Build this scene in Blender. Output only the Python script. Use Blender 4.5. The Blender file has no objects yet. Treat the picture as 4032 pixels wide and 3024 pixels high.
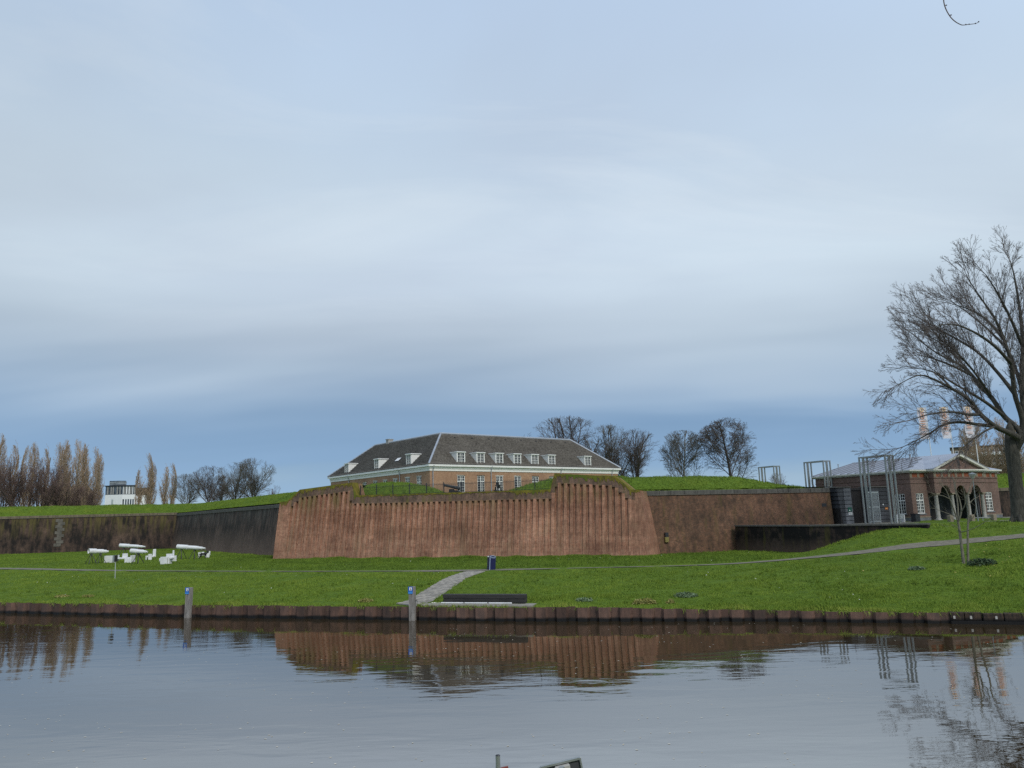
import bpy, bmesh, math, random
import numpy as np
from mathutils import Vector, Matrix
random.seed(7); RNG = np.random.default_rng(11)
SC = bpy.context.scene; COL = SC.collection
R = math.radians

# ---------------------------------------------------------------- camera
EYE = 5.8; FPX = 3100.0; PITCH = math.atan(525 / 3100); ROLL = R(1.64)
_d = Vector((0, math.cos(PITCH), math.sin(PITCH))); _u0 = Vector((0, -math.sin(PITCH), math.cos(PITCH))); _r0 = Vector((1, 0, 0))
_r = _r0 * math.cos(ROLL) - _u0 * math.sin(ROLL); _u = _r0 * math.sin(ROLL) + _u0 * math.cos(ROLL)
CAM = Vector((0, 0, EYE))
cd = bpy.data.cameras.new('camera'); cam = bpy.data.objects.new('camera', cd); COL.objects.link(cam)
cd.sensor_width = 36; cd.lens = 36 * FPX / 4032; cd.clip_start = 0.1; cd.clip_end = 4000
m = Matrix((( _r.x, _u.x, -_d.x, 0), (_r.y, _u.y, -_d.y, 0), (_r.z, _u.z, -_d.z, EYE), (0, 0, 0, 1)))
cam.matrix_world = m; SC.camera = cam

# ---------------------------------------------------------------- sky, sun, exposure
def lin(h):
    h = h.lstrip('#'); c = [int(h[i:i + 2], 16) / 255 for i in (0, 2, 4)]
    return tuple(x / 12.92 if x <= .04045 else ((x + .055) / 1.055) ** 2.4 for x in c) + (1,)
SUN_EL, SUN_AZ = R(42), R(150)          # azimuth clockwise from +Y: behind the viewer, to the right
wd = bpy.data.worlds.new('World'); SC.world = wd; wd.use_nodes = True
nt = wd.node_tree; N = nt.nodes; LK = nt.links; N.clear()
def wn(t, **k):
    n = N.new(t)
    for a, b in k.items(): setattr(n, a, b)
    return n
out = wn('ShaderNodeOutputWorld'); bg = wn('ShaderNodeBackground'); LK.new(bg.outputs[0], out.inputs[0])
tc = wn('ShaderNodeTexCoord'); sep = wn('ShaderNodeSeparateXYZ'); LK.new(tc.outputs['Generated'], sep.inputs[0])
def wmath(op, a, b=None, c=None):
    n = wn('ShaderNodeMath', operation=op)
    for i, v in enumerate((a, b, c)):
        if v is None: continue
        if isinstance(v, (int, float)): n.inputs[i].default_value = v
        else: LK.new(v, n.inputs[i])
    return n.outputs[0]
# cloud deck seen in perspective: direction divided by height
zc = wmath('ADD', wmath('MAXIMUM', sep.outputs['Z'], 0.0), 0.12)
cmb = wn('ShaderNodeCombineXYZ'); LK.new(wmath('DIVIDE', sep.outputs['X'], zc), cmb.inputs[0]); LK.new(wmath('DIVIDE', sep.outputs['Y'], zc), cmb.inputs[1])
def wnoise(vec, scale, detail, rough, loc=(0, 0, 0), rot=0, sc=(1, 1, 1), dist=0):
    mp = wn('ShaderNodeMapping'); mp.inputs['Location'].default_value = loc; mp.inputs['Rotation'].default_value = (0, 0, rot); mp.inputs['Scale'].default_value = sc
    LK.new(vec, mp.inputs[0]); n = wn('ShaderNodeTexNoise'); LK.new(mp.outputs[0], n.inputs[0])
    n.inputs['Scale'].default_value = scale; n.inputs['Detail'].default_value = detail; n.inputs['Roughness'].default_value = rough; n.inputs['Distortion'].default_value = dist
    return n.outputs['Fac']
nA = wnoise(cmb.outputs[0], 0.55, 3, .5, (3.2, 1.4, 0), R(20), (.6, 1.3, 1), .4)
WB = (14.3, 1.1, 0)
nB = wnoise(cmb.outputs[0], 1.3, 6, .58, WB, R(-38), (.5, 1.3, 1), .9)
# elevation, lifted and dropped by the clouds, runs the colour ramp from the clear strip above the horizon to the deck
elev = wmath('ADD', sep.outputs['Z'], wmath('MULTIPLY', wmath('SUBTRACT', nA, .5), .16))
rp = wn('ShaderNodeValToRGB'); LK.new(elev, rp.inputs[0]); cr = rp.color_ramp; cr.interpolation = 'B_SPLINE'
stops = [(0.0, '#A9C2D6'), (.04, '#89A9C8'), (.075, '#7B9DC2'), (.11, '#7B9ABC'), (.145, '#8DA6C1'), (.175, '#9EB2C7'), (.22, '#B0BFCD'), (.275, '#C3D2DE'), (.335, '#CCDBE6'), (.43, '#C1D3E4'), (.6, '#B7CDE8'), (1.0, '#B4C9E4')]
while len(cr.elements) < len(stops): cr.elements.new(.5)
for e, (p, c) in zip(cr.elements, stops): e.position = p; e.color = tuple(v * .925 for v in lin(c)[:3]) + (1,)
# bright wisps and darker folds inside the deck
wisp = wn('ShaderNodeMapRange'); wisp.inputs[1].default_value = .5; wisp.inputs[2].default_value = .85; LK.new(nB, wisp.inputs[0])
deck = wn('ShaderNodeMapRange'); deck.inputs[1].default_value = .12; deck.inputs[2].default_value = .26; LK.new(sep.outputs['Z'], deck.inputs[0])
deck2 = wn('ShaderNodeMapRange'); deck2.inputs[1].default_value = .2; deck2.inputs[2].default_value = .36; LK.new(sep.outputs['Z'], deck2.inputs[0])
mixw = wn('ShaderNodeMix', data_type='RGBA'); LK.new(wmath('MULTIPLY', wmath('MULTIPLY', wisp.outputs[0], deck2.outputs[0]), .72), mixw.inputs['Factor'])
nC = wnoise(cmb.outputs[0], .8, 5, .55, (1.7, 5.2, 0), R(15), (.6, .9, 1), .5)
grey = wn('ShaderNodeMapRange'); grey.inputs[1].default_value = .38; grey.inputs[2].default_value = .68; LK.new(nC, grey.inputs[0])
mixg = wn('ShaderNodeMix', data_type='RGBA'); LK.new(wmath('MULTIPLY', wmath('MULTIPLY', grey.outputs[0], deck.outputs[0]), .5), mixg.inputs['Factor']); LK.new(rp.outputs[0], mixg.inputs['A']); mixg.inputs['B'].default_value = lin('#ABB7C9')
LK.new(mixg.outputs['Result'], mixw.inputs['A']); mixw.inputs['B'].default_value = lin('#D2DCE4')
fold = wn('ShaderNodeMapRange'); fold.inputs[1].default_value = .3; fold.inputs[2].default_value = .62; fold.inputs[3].default_value = .88; fold.inputs[4].default_value = 1.06; LK.new(nA, fold.inputs[0])
mul = wn('ShaderNodeVectorMath', operation='SCALE'); LK.new(mixw.outputs['Result'], mul.inputs[0]); LK.new(fold.outputs[0], mul.inputs['Scale'])
sky = wn('ShaderNodeTexSky', sky_type='NISHITA', sun_disc=False, sun_elevation=SUN_EL, sun_rotation=SUN_AZ)
sks = wn('ShaderNodeVectorMath', operation='SCALE'); LK.new(sky.outputs[0], sks.inputs[0]); sks.inputs['Scale'].default_value = .09
mixs = wn('ShaderNodeMix', data_type='RGBA'); mixs.inputs['Factor'].default_value = .92; LK.new(sks.outputs[0], mixs.inputs['A']); LK.new(mul.outputs[0], mixs.inputs['B'])
LK.new(mixs.outputs['Result'], bg.inputs['Color']); bg.inputs['Strength'].default_value = 1.0
sl = bpy.data.lights.new('sun', 'SUN'); sl.energy = 1.5; sl.angle = R(14); sl.color = (1, .95, .88)
so = bpy.data.objects.new('sun', sl); COL.objects.link(so)
sd = Vector((math.sin(SUN_AZ) * math.cos(SUN_EL), math.cos(SUN_AZ) * math.cos(SUN_EL), math.sin(SUN_EL)))
so.rotation_euler = sd.to_track_quat('Z', 'Y').to_euler(); so.location = (0, 0, 60)
SC.render.engine = 'CYCLES'; SC.cycles.max_bounces = 6; SC.cycles.use_denoising = False
vs = SC.view_settings; vs.view_transform = 'Standard'; vs.look = 'None'; vs.exposure = 0.25; vs.gamma = 1; vs.use_curve_mapping = False

# ---------------------------------------------------------------- helpers: pixels of the survey photograph to places
def ray(px, py): return _d * FPX + _r * (px - 2016) - _u * (py - 1512)
def gz(px, py, z):
    v = ray(px, py); return CAM + v * ((z - EYE) / v.z)
def at(px, py, Y):
    v = ray(px, py); return CAM + v * (Y / v.y)

# ---------------------------------------------------------------- helpers: objects
def tag(o, label=None, cat=None, group=None, kind=None):
    if label: o['label'] = label
    if cat: o['category'] = cat
    if group: o['group'] = group
    if kind: o['kind'] = kind
    return o
def thing(name, label, cat, loc=(0, 0, 0), rz=0, group=None):
    o = bpy.data.objects.new(name, None); COL.objects.link(o); o.location = loc; o.rotation_euler = (0, 0, rz); o.empty_display_size = .2
    return tag(o, label, cat, group)
def obj(name, mesh, parent=None, loc=None, rz=None, mat=None, rot=None):
    if isinstance(mesh, MB): mesh = mesh.mesh(name)
    o = bpy.data.objects.new(name, mesh); COL.objects.link(o)
    if mat is not None and not mesh.materials: mesh.materials.append(mat)
    if loc is not None: o.location = loc
    if rz is not None: o.rotation_euler = (0, 0, rz)
    if rot is not None: o.rotation_euler = rot
    if parent is not None: o.parent = parent
    return o
def copy_tree(o, parent=None):
    c = o.copy(); COL.objects.link(c); c.parent = parent
    for ch in list(o.children): copy_tree(ch, c)
    return c
class MB:
    def __init__(s): s.v = []; s.f = []; s.sm = False
    def add(s, vs, fs):
        k = len(s.v); s.v += [tuple(p) for p in vs]; s.f += [tuple(i + k for i in f) for f in fs]; return s
    def hexa(s, p): return s.add(p, [(3, 2, 1, 0), (4, 5, 6, 7), (0, 1, 5, 4), (1, 2, 6, 5), (2, 3, 7, 6), (3, 0, 4, 7)])
    def box(s, x0, x1, y0, y1, z0, z1): return s.hexa([(x0, y0, z0), (x1, y0, z0), (x1, y1, z0), (x0, y1, z0), (x0, y0, z1), (x1, y0, z1), (x1, y1, z1), (x0, y1, z1)])
    def cbox(s, x0, x1, y0, y1, z0, z1, c=.02):     # box with chamfered upright and top edges
        def ring(z, i): return [(x0 + i + c, y0 + i, z), (x1 - i - c, y0 + i, z), (x1 - i, y0 + i + c, z), (x1 - i, y1 - i - c, z), (x1 - i - c, y1 - i, z), (x0 + i + c, y1 - i, z), (x0 + i, y1 - i - c, z), (x0 + i, y0 + i + c, z)]
        rs = [ring(z0, 0), ring(z1 - c, 0), ring(z1, c * .7)]; k = [p for q in rs for p in q]
        fs = [tuple(range(7, -1, -1)), tuple(range(16, 24))] + [(a * 8 + i, a * 8 + (i + 1) % 8, a * 8 + 8 + (i + 1) % 8, a * 8 + 8 + i) for a in (0, 1) for i in range(8)]
        return s.add(k, fs)
    def quad(s, a, b, c, d): return s.add([a, b, c, d], [(0, 1, 2, 3)])
    def prism(s, poly, y0, y1):      # polygon in x,z pushed along y
        n = len(poly); vs = [(x, y0, z) for x, z in poly] + [(x, y1, z) for x, z in poly]
        return s.add(vs, [tuple(range(n)), tuple(range(2 * n - 1, n - 1, -1))] + [(i, n + i, n + (i + 1) % n, (i + 1) % n) for i in range(n)])
    def tube(s, p0, p1, r0, r1=None, n=8, cap=True):
        r1 = r0 if r1 is None else r1; p0 = Vector(p0); p1 = Vector(p1); d = (p1 - p0).normalized(); a = d.orthogonal().normalized(); b = d.cross(a)
        vs = []
        for p, r in ((p0, r0), (p1, r1)):
            for i in range(n): t = 2 * math.pi * i / n; vs.append(p + a * (r * math.cos(t)) + b * (r * math.sin(t)))
        fs = [(i, (i + 1) % n, n + (i + 1) % n, n + i) for i in range(n)]
        if cap: fs += [tuple(range(n - 1, -1, -1)), tuple(range(n, 2 * n))]
        return s.add(vs, fs)
    def lathe(s, prof, p0=(0, 0, 0), ax=(0, 0, 1), n=16):     # profile of (distance along axis, radius)
        p0 = Vector(p0); d = Vector(ax).normalized(); a = d.orthogonal().normalized(); b = d.cross(a); vs = []; fs = []
        for h, r in prof:
            for i in range(n): t = 2 * math.pi * i / n; vs.append(p0 + d * h + a * (r * math.cos(t)) + b * (r * math.sin(t)))
        for j in range(len(prof) - 1):
            for i in range(n): fs.append((j * n + i, j * n + (i + 1) % n, (j + 1) * n + (i + 1) % n, (j + 1) * n + i))
        return s.add(vs, fs)
    def mesh(s, name):
        me = bpy.data.meshes.new(name); me.from_pydata(s.v, [], s.f); me.update()
        if s.sm: me.polygons.foreach_set('use_smooth', [True] * len(me.polygons))
        return me
def np_mesh(name, V, Fq, k=4, smooth=False):
    me = bpy.data.meshes.new(name); V = np.asarray(V, np.float32); Fq = np.asarray(Fq, np.int32)
    me.vertices.add(len(V)); me.vertices.foreach_set('co', V.ravel()); me.loops.add(Fq.size); me.loops.foreach_set('vertex_index', Fq.ravel())
    me.polygons.add(len(Fq)); me.polygons.foreach_set('loop_start', np.arange(0, Fq.size, k, dtype=np.int32))
    if smooth: me.polygons.foreach_set('use_smooth', np.ones(len(Fq), bool))
    me.update(calc_edges=True); return me

# ---------------------------------------------------------------- helpers: materials
class NB:
    def __init__(s, name):
        s.m = bpy.data.materials.new(name); s.m.use_nodes = True; s.t = s.m.node_tree; s.n = s.t.nodes; s.l = s.t.links
        s.p = s.n['Principled BSDF']; s.tc = s.n.new('ShaderNodeTexCoord'); s.obj = s.tc.outputs['Object']
    def new(s, t, **k):
        n = s.n.new(t)
        for a, b in k.items(): setattr(n, a, b)
        return n
    def sv(s, sock, v):
        if hasattr(v, 'is_output'): s.l.new(v, sock)
        else: sock.default_value = v
    def map(s, vec=None, sc=(1, 1, 1), loc=(0, 0, 0), rot=(0, 0, 0)):
        n = s.new('ShaderNodeMapping'); s.l.new(vec or s.obj, n.inputs[0]); n.inputs['Scale'].default_value = sc; n.inputs['Location'].default_value = loc; n.inputs['Rotation'].default_value = rot; return n.outputs[0]
    def noise(s, vec=None, scale=1, detail=4, rough=.55, dist=0):
        n = s.new('ShaderNodeTexNoise'); s.l.new(vec or s.obj, n.inputs[0]); n.inputs['Scale'].default_value = scale; n.inputs['Detail'].default_value = detail; n.inputs['Roughness'].default_value = rough; n.inputs['Distortion'].default_value = dist; return n.outputs['Fac']
    def rng(s, v, a, b, c=0, d=1, smooth=False):
        n = s.new('ShaderNodeMapRange'); s.l.new(v, n.inputs[0]); n.clamp = True
        if smooth: n.interpolation_type = 'SMOOTHSTEP'
        for i, x in enumerate((a, b, c, d)): s.sv(n.inputs[i + 1], x)
        return n.outputs[0]
    def math(s, op, a, b=0.0):
        n = s.new('ShaderNodeMath', operation=op); s.sv(n.inputs[0], a); s.sv(n.inputs[1], b); return n.outputs[0]
    def mix(s, f, a, b, mode='MIX'):
        n = s.new('ShaderNodeMix', data_type='RGBA'); n.blend_type = mode; s.sv(n.inputs['Factor'], f); s.sv(n.inputs['A'], a); s.sv(n.inputs['B'], b); return n.outputs['Result']
    def sep(s, vec=None):
        n = s.new('ShaderNodeSeparateXYZ'); s.l.new(vec or s.obj, n.inputs[0]); return n.outputs
    def comb(s, x=0.0, y=0.0, z=0.0):
        n = s.new('ShaderNodeCombineXYZ'); s.sv(n.inputs[0], x); s.sv(n.inputs[1], y); s.sv(n.inputs[2], z); return n.outputs[0]
    def bump(s, h, strength=.3, dist=.02):
        n = s.new('ShaderNodeBump'); s.l.new(h, n.inputs['Height']); n.inputs['Strength'].default_value = strength; n.inputs['Distance'].default_value = dist; s.l.new(n.outputs[0], s.p.inputs['Normal'])
    def done(s, col, rough=.7, metal=0.0, spec=.5):
        s.sv(s.p.inputs['Base Color'], col); s.sv(s.p.inputs['Roughness'], rough); s.p.inputs['Metallic'].default_value = metal; s.p.inputs['Specular IOR Level'].default_value = spec; return s.m
def c4(r, g, b): return (r, g, b, 1)
MAT = {}
def plain(name, c1, c2=None, scale=3, rough=.6, metal=0, bump=0, sc=(1, 1, 1), detail=5, spec=.5):
    b = NB(name); c1 = c4(*c1); c2 = c4(*(c2 or [x * .7 for x in c1[:3]]))
    n = b.noise(b.map(sc=sc), scale, detail); col = b.mix(b.rng(n, .3, .7), c2, c1)
    if bump: b.bump(n, bump, .02)
    MAT[name] = b.done(col, b.rng(n, .2, .8, rough + .08, rough - .08), metal, spec); return MAT[name]
def brick(name, c1, c2, mortar, stain=(.02, .018, .016), stain_amt=.5, stain_scale=(.35, .35, .12), moss=0.0, z_dark=None, rowh=.085, bw=.24, light=0.0, ms=.012, stain_lo=.42, top_moss=None, vary=0, lifts=0):
    """brickwork laid in the wall's own x,z; large tonal drift, vertical run-off, optional moss"""
    b = NB(name); x, y, z = b.sep(); v = b.comb(b.math('ADD', x, y), z, 0.0)
    t = b.new('ShaderNodeTexBrick'); b.l.new(v, t.inputs['Vector']); t.inputs['Scale'].default_value = 1; t.inputs['Brick Width'].default_value = bw; t.inputs['Row Height'].default_value = rowh; t.inputs['Mortar Size'].default_value = ms
    t.inputs['Color1'].default_value = c4(*c1); t.inputs['Color2'].default_value = c4(*c2); t.inputs['Mortar'].default_value = c4(*mortar); t.inputs['Bias'].default_value = 0
    fine = b.noise(b.map(sc=(1, 1, 1.6)), 3.2, 4, .65); big = b.noise(b.map(sc=(1, 1, .8)), .28, 4, .6)
    col = b.mix(.75, t.outputs['Color'], b.mix(b.rng(fine, .28, .72), c4(.66, .64, .62), c4(1.3, 1.28, 1.26)), 'MULTIPLY')
    col = b.mix(.6, col, b.mix(b.rng(big, .3, .7), c4(.68, .64, .62), c4(1.25, 1.25, 1.25)), 'MULTIPLY')
    if light:      # lime bloom in patches
        lb = b.noise(b.map(sc=(1.2, 1.2, .9)), 2.2, 6, .75); hb = b.rng(z, .3, 5.0, 1, .12)
        col = b.mix(b.math('MULTIPLY', b.math('MULTIPLY', b.rng(lb, .44, .66), hb), light), col, c4(.42, .30, .19))
    if lifts:
        ln_ = b.noise(b.comb(b.math('MULTIPLY', x, .04), 0.0, b.math('MULTIPLY', z, 1.6)), 1.0, 3, .6); col = b.mix(lifts, col, b.mix(b.rng(ln_, .35, .65), c4(.78, .74, .7), c4(1.2, 1.22, 1.24)), 'MULTIPLY')
        pt = b.noise(b.map(sc=(.9, .9, .16)), .9, 4, .6); col = b.mix(b.math('MULTIPLY', b.rng(pt, .52, .7), .55), col, c4(.27, .19, .11))
    if vary:
        oi = b.new('ShaderNodeObjectInfo').outputs['Random']; col = b.mix(1.0, col, b.mix(oi, c4(1 - vary, 1 - vary * 1.15, 1 - vary * 1.2), c4(1 + vary, 1 + vary, 1 + vary)), 'MULTIPLY')
    st = b.noise(b.map(sc=stain_scale), 4, 8, .72); st2 = b.noise(b.map(sc=(.5, .5, .5), loc=(9, 3, 1)), .8, 6, .7)
    amt = b.math('MULTIPLY', b.rng(b.math('ADD', b.math('MULTIPLY', st, .6), b.math('MULTIPLY', st2, .4)), stain_lo, stain_lo + .2), stain_amt)
    if z_dark is not None: amt = b.math('MULTIPLY', amt, b.rng(z, z_dark[0], z_dark[1], .1, 1))
    col = b.mix(amt, col, c4(*stain))
    if moss:
        mn = b.noise(b.map(sc=(.5, .5, .1), loc=(5, 0, 0)), 3.2, 4, .6); col = b.mix(b.math('MULTIPLY', b.rng(mn, .53, .68), moss), col, c4(.13, .115, .02))
    if top_moss:
        tm_ = b.noise(b.map(sc=(1.1, 1.1, .06), loc=(2, 0, 0)), 1.6, 5, .65); col = b.mix(b.math('MULTIPLY', b.math('MULTIPLY', b.rng(tm_, .45, .6), b.rng(z, top_moss[0], top_moss[1], 0, 1)), .8), col, c4(*top_moss[2]))
    b.bump(t.outputs['Fac'], -.25, .02)
    MAT[name] = b.done(col, .85, 0, .3); return MAT[name]
# ---------------------------------------------------------------- materials
brick('bastion_brick', (.47, .208, .13), (.358, .149, .092), (.425, .31, .215), stain=(.115, .052, .033), stain_amt=.8, stain_scale=(1.7, 1.7, .05), light=.5, vary=.15, lifts=.7, top_moss=(4.6, 6.0, (.17, .13, .05)))
brick('bastion_header_brick', (.23, .125, .085), (.15, .085, .06), (.21, .17, .125), stain=(.04, .03, .024), stain_amt=.92, stain_scale=(1.4, 1.4, .3), moss=.55, z_dark=(4.9, 5.9), vary=.12)
brick('dark_wall_brick', (.145, .088, .062), (.095, .058, .043), (.125, .095, .075), stain=(.011, .0095, .009), stain_amt=.95, stain_scale=(.35, .35, .12), stain_lo=.36, top_moss=(2.2, 5.2, (.115, .095, .03)))
brick('streaked_wall_brick', (.19, .118, .09), (.12, .078, .062), (.16, .13, .11), stain=(.019, .0155, .0135), stain_amt=.95, stain_scale=(.6, .6, .045), z_dark=(.0, 3.4), stain_lo=.33, top_moss=(3.6, 5.6, (.11, .10, .085)))
brick('curtain_wall_brick', (.215, .097, .056), (.125, .06, .038), (.17, .13, .09), stain=(.04, .028, .02), stain_amt=.85, stain_scale=(.6, .6, .35), moss=.22)
brick('ramp_wall_brick', (.12, .072, .05), (.085, .052, .04), (.11, .09, .075), stain=(.007, .006, .006), stain_amt=1.0, stain_scale=(.3, .3, .2), z_dark=(.0, 1.3), moss=.3, stain_lo=.3)
brick('house_brick', (.44, .25, .145), (.35, .185, .105), (.42, .31, .22), stain=(.26, .14, .09), stain_amt=.5, stain_scale=(.5, .5, .4), rowh=.07, bw=.23)
brick('gatehouse_brick', (.225, .135, .105), (.17, .10, .08), (.2, .16, .14), stain=(.09, .06, .05), stain_amt=.5, stain_scale=(.5, .5, .3), rowh=.07, bw=.23)
brick('frieze_brick', (.34, .085, .035), (.26, .06, .025), (.25, .12, .07), stain=(.12, .04, .02), stain_amt=.4, rowh=.07, bw=.23)
brick('apartment_brick', (.30, .22, .16), (.24, .17, .13), (.3, .26, .22), stain_amt=.2)
plain('white_paint', (.86, .85, .80), (.78, .77, .73), 1.2, .45)
plain('cream_paint', (.66, .65, .57), (.55, .54, .47), 1.2, .5)
plain('white_coat', (.82, .82, .81), (.62, .63, .62), 1.6, .45)
plain('render_white', (.82, .83, .84), (.72, .73, .74), .6, .6)
plain('zinc', (.42, .45, .49), (.32, .35, .39), 1.2, .42, .3)
plain('zinc_roof', (.40, .43, .49), (.31, .34, .40), .7, .5, .15)
plain('steel', (.36, .38, .37), (.27, .29, .29), 2, .42, .5)
plain('light_steel', (.52, .55, .54), (.42, .45, .45), 2, .42, .3)
plain('black_iron', (.016, .018, .022), (.03, .03, .034), 4, .5)
plain('dark_bronze', (.028, .034, .036), (.06, .065, .062), 6, .5, .4)
plain('pale_stone', (.42, .41, .38), (.3, .29, .26), 3, .8, 0, .2)
plain('sand_stone', (.44, .36, .29), (.34, .28, .22), 3, .8, 0, .2)
plain('trim_stone', (.30, .25, .18), (.2, .17, .12), 4, .8)
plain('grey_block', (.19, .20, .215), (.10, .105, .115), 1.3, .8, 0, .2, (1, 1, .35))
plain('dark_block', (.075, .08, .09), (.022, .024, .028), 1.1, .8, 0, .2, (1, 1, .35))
plain('quoin_stone', (.165, .15, .125), (.08, .074, .062), 2, .85, 0, .3)
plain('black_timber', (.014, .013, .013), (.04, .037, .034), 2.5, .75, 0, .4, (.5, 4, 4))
plain('near_black', (.012, .011, .012), (.022, .02, .02), 2, .7)  # near-black colour for the passage shade boards and the porch door
plain('grey_timber', (.30, .28, .255), (.10, .093, .082), 3, .85, 0, .5, (5, 5, .5))
plain('blue_paint', (.008, .011, .075), (.006, .008, .055), 3, .4)
plain('blue_sign', (.015, .10, .42), (.012, .08, .36), 2, .4)
plain('sky_blue_sign', (.05, .27, .62), (.04, .22, .55), 2, .4)
plain('pale_blue_band', (.36, .45, .6), (.3, .38, .52), 2, .4)
plain('dark_green_sign', (.012, .11, .07), (.01, .09, .06), 2, .4)
plain('orange_sign', (.55, .19, .03), (.48, .16, .03), 2, .5)
plain('orange_print', (.72, .42, .30), (.68, .38, .27), 2, .6)
plain('yellow_print', (.8, .58, .34), (.75, .52, .3), 2, .6)
plain('banner_cloth', (.66, .66, .72), (.58, .58, .64), 1, .7)
plain('black_print', (.02, .02, .025), None, 2, .5)
plain('yellow_paint', (.26, .22, .06), (.16, .13, .045), 6, .7)
plain('concrete', (.30, .28, .235), (.2, .19, .16), 2.2, .9, 0, .2)
plain('paver_light', (.40, .37, .32), (.29, .27, .235), 6, .9, 0, .2)
plain('paver_dark', (.28, .26, .23), (.2, .19, .165), 6, .9, 0, .2)
plain('asphalt', (.20, .18, .135), (.125, .113, .085), 3, .9, 0, .25)
plain('bark_dark', (.055, .046, .040), (.028, .024, .021), 3, .95, 0, .5, (3, 3, .7))
plain('bark_green', (.13, .12, .085), (.07, .066, .048), 2, .95, 0, .5, (3, 3, .7))
plain('bark_trunk', (.085, .078, .062), (.03, .028, .023), 2.5, .95, 0, .6, (3, 3, .7))
plain('bark_grey', (.20, .185, .135), (.10, .095, .07), 3, .95, 0, .4, (3, 3, 1))
plain('twig_dark', (.14, .115, .103), (.09, .075, .068), .3, .9)
plain('twig_red', (.18, .118, .10), (.115, .078, .068), .2, .9)
plain('twig_tan', (.50, .37, .25), (.36, .27, .185), .15, .9)
plain('twig_grey', (.16, .145, .115), (.10, .09, .072), .2, .9)
plain('twig_straw', (.25, .19, .105), (.15, .115, .065), .15, .9)
plain('dog_fur', (.010, .010, .011), (.022, .021, .022), 12, .7, 0, .5)
plain('leaf_green', (.05, .105, .018), (.03, .07, .014), 6, .7)
plain('leaf_bluish', (.16, .22, .11), (.10, .155, .075), 5, .7)
plain('leaf_dark', (.045, .085, .03), (.025, .05, .02), 5, .7)
plain('straw_leaf', (.32, .30, .09), (.2, .2, .05), 6, .8)
plain('petal', (.75, .74, .66), (.6, .6, .5), 8, .7)
plain('fallen_leaf', (.45, .36, .08), (.3, .24, .07), 8, .7)
plain('floating_leaf', (.78, .76, .68), (.5, .42, .28), 9, .6)
plain('red_wood', (.30, .07, .05), (.2, .05, .04), 4, .6)
plain('curtain', (.36, .35, .33), (.26, .25, .24), 1.5, .8)
b = NB('glass'); n_ = b.noise(b.map(sc=(.7, .7, .5)), .9, 2); MAT['glass'] = b.done(b.mix(b.rng(n_, .35, .65), c4(.012, .014, .018), c4(.05, .055, .06)), .06, 0, .6)
b = NB('office_glass'); n_ = b.noise(b.map(), .5, 2); MAT['office_glass'] = b.done(b.mix(b.rng(n_, .4, .6), c4(.03, .04, .05), c4(.1, .12, .14)), .12, 0, .6)
# pantiles: grey with weathering
def roof_mat(name, a, c):
    b = NB(name); n1 = b.noise(b.map(sc=(1, 1, 1)), 3.5, 6, .75); n2 = b.noise(b.map(sc=(.3, .3, .3)), 1.4, 4); n3 = b.noise(b.map(sc=(1, 1, .25)), 1.1, 4, .7)
    col = b.mix(b.rng(n1, .34, .66), c4(*a), c4(*c)); col = b.mix(.6, col, b.mix(b.rng(n2, .3, .7), c4(.75, .74, .73), c4(1.2, 1.2, 1.2)), 'MULTIPLY')
    col = b.mix(b.math('MULTIPLY', b.rng(n3, .56, .7), .45), col, c4(.028, .026, .025)); MAT[name] = b.done(col, .9, 0, .12)
roof_mat('pantile', (.066, .06, .053), (.2, .183, .16))
# rusty sheet piling: browner above, wet and black at the waterline
b = NB('sheet_steel'); gp_ = b.new('ShaderNodeNewGeometry').outputs['Position']; x, y, z = b.sep(gp_); n1 = b.noise(b.map(gp_, sc=(1, 1, .35)), 2.6, 6, .7); n2 = b.noise(b.map(gp_, sc=(.5, .5, .5), loc=(3, 1, 0)), 1.3, 4)
col = b.mix(b.rng(n1, .3, .7), c4(.045, .030, .025), c4(.135, .08, .06)); col = b.mix(b.math('MULTIPLY', b.rng(n2, .5, .72), .6), col, c4(.05, .04, .036))
wet = b.rng(b.math('ADD', z, b.math('MULTIPLY', n2, .24)), .25, .37, 1, 0)
oi = b.new('ShaderNodeObjectInfo').outputs['Random']; col = b.mix(1.0, col, b.mix(oi, c4(.62, .6, .58), c4(1.35, 1.3, 1.25)), 'MULTIPLY'); col = b.mix(wet, col, c4(.006, .0055, .005)); MAT['sheet_steel'] = b.done(col, b.rng(wet, 0, 1, .75, .5), 0, .3); b.bump(n1, .3, .02)
b = NB('old_quay'); x, y, z = b.sep(); n1 = b.noise(b.map(sc=(1.6, 1.6, .8)), 2.2, 6, .7); col = b.mix(b.rng(n1, .42, .66), c4(.012, .01, .009), c4(.085, .055, .035)); MAT['old_quay'] = b.done(b.mix(b.rng(z, .15, .32, 1, 0), col, c4(.004, .004, .004)), .75, 0, .3); b.bump(n1, .5, .05)
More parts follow.
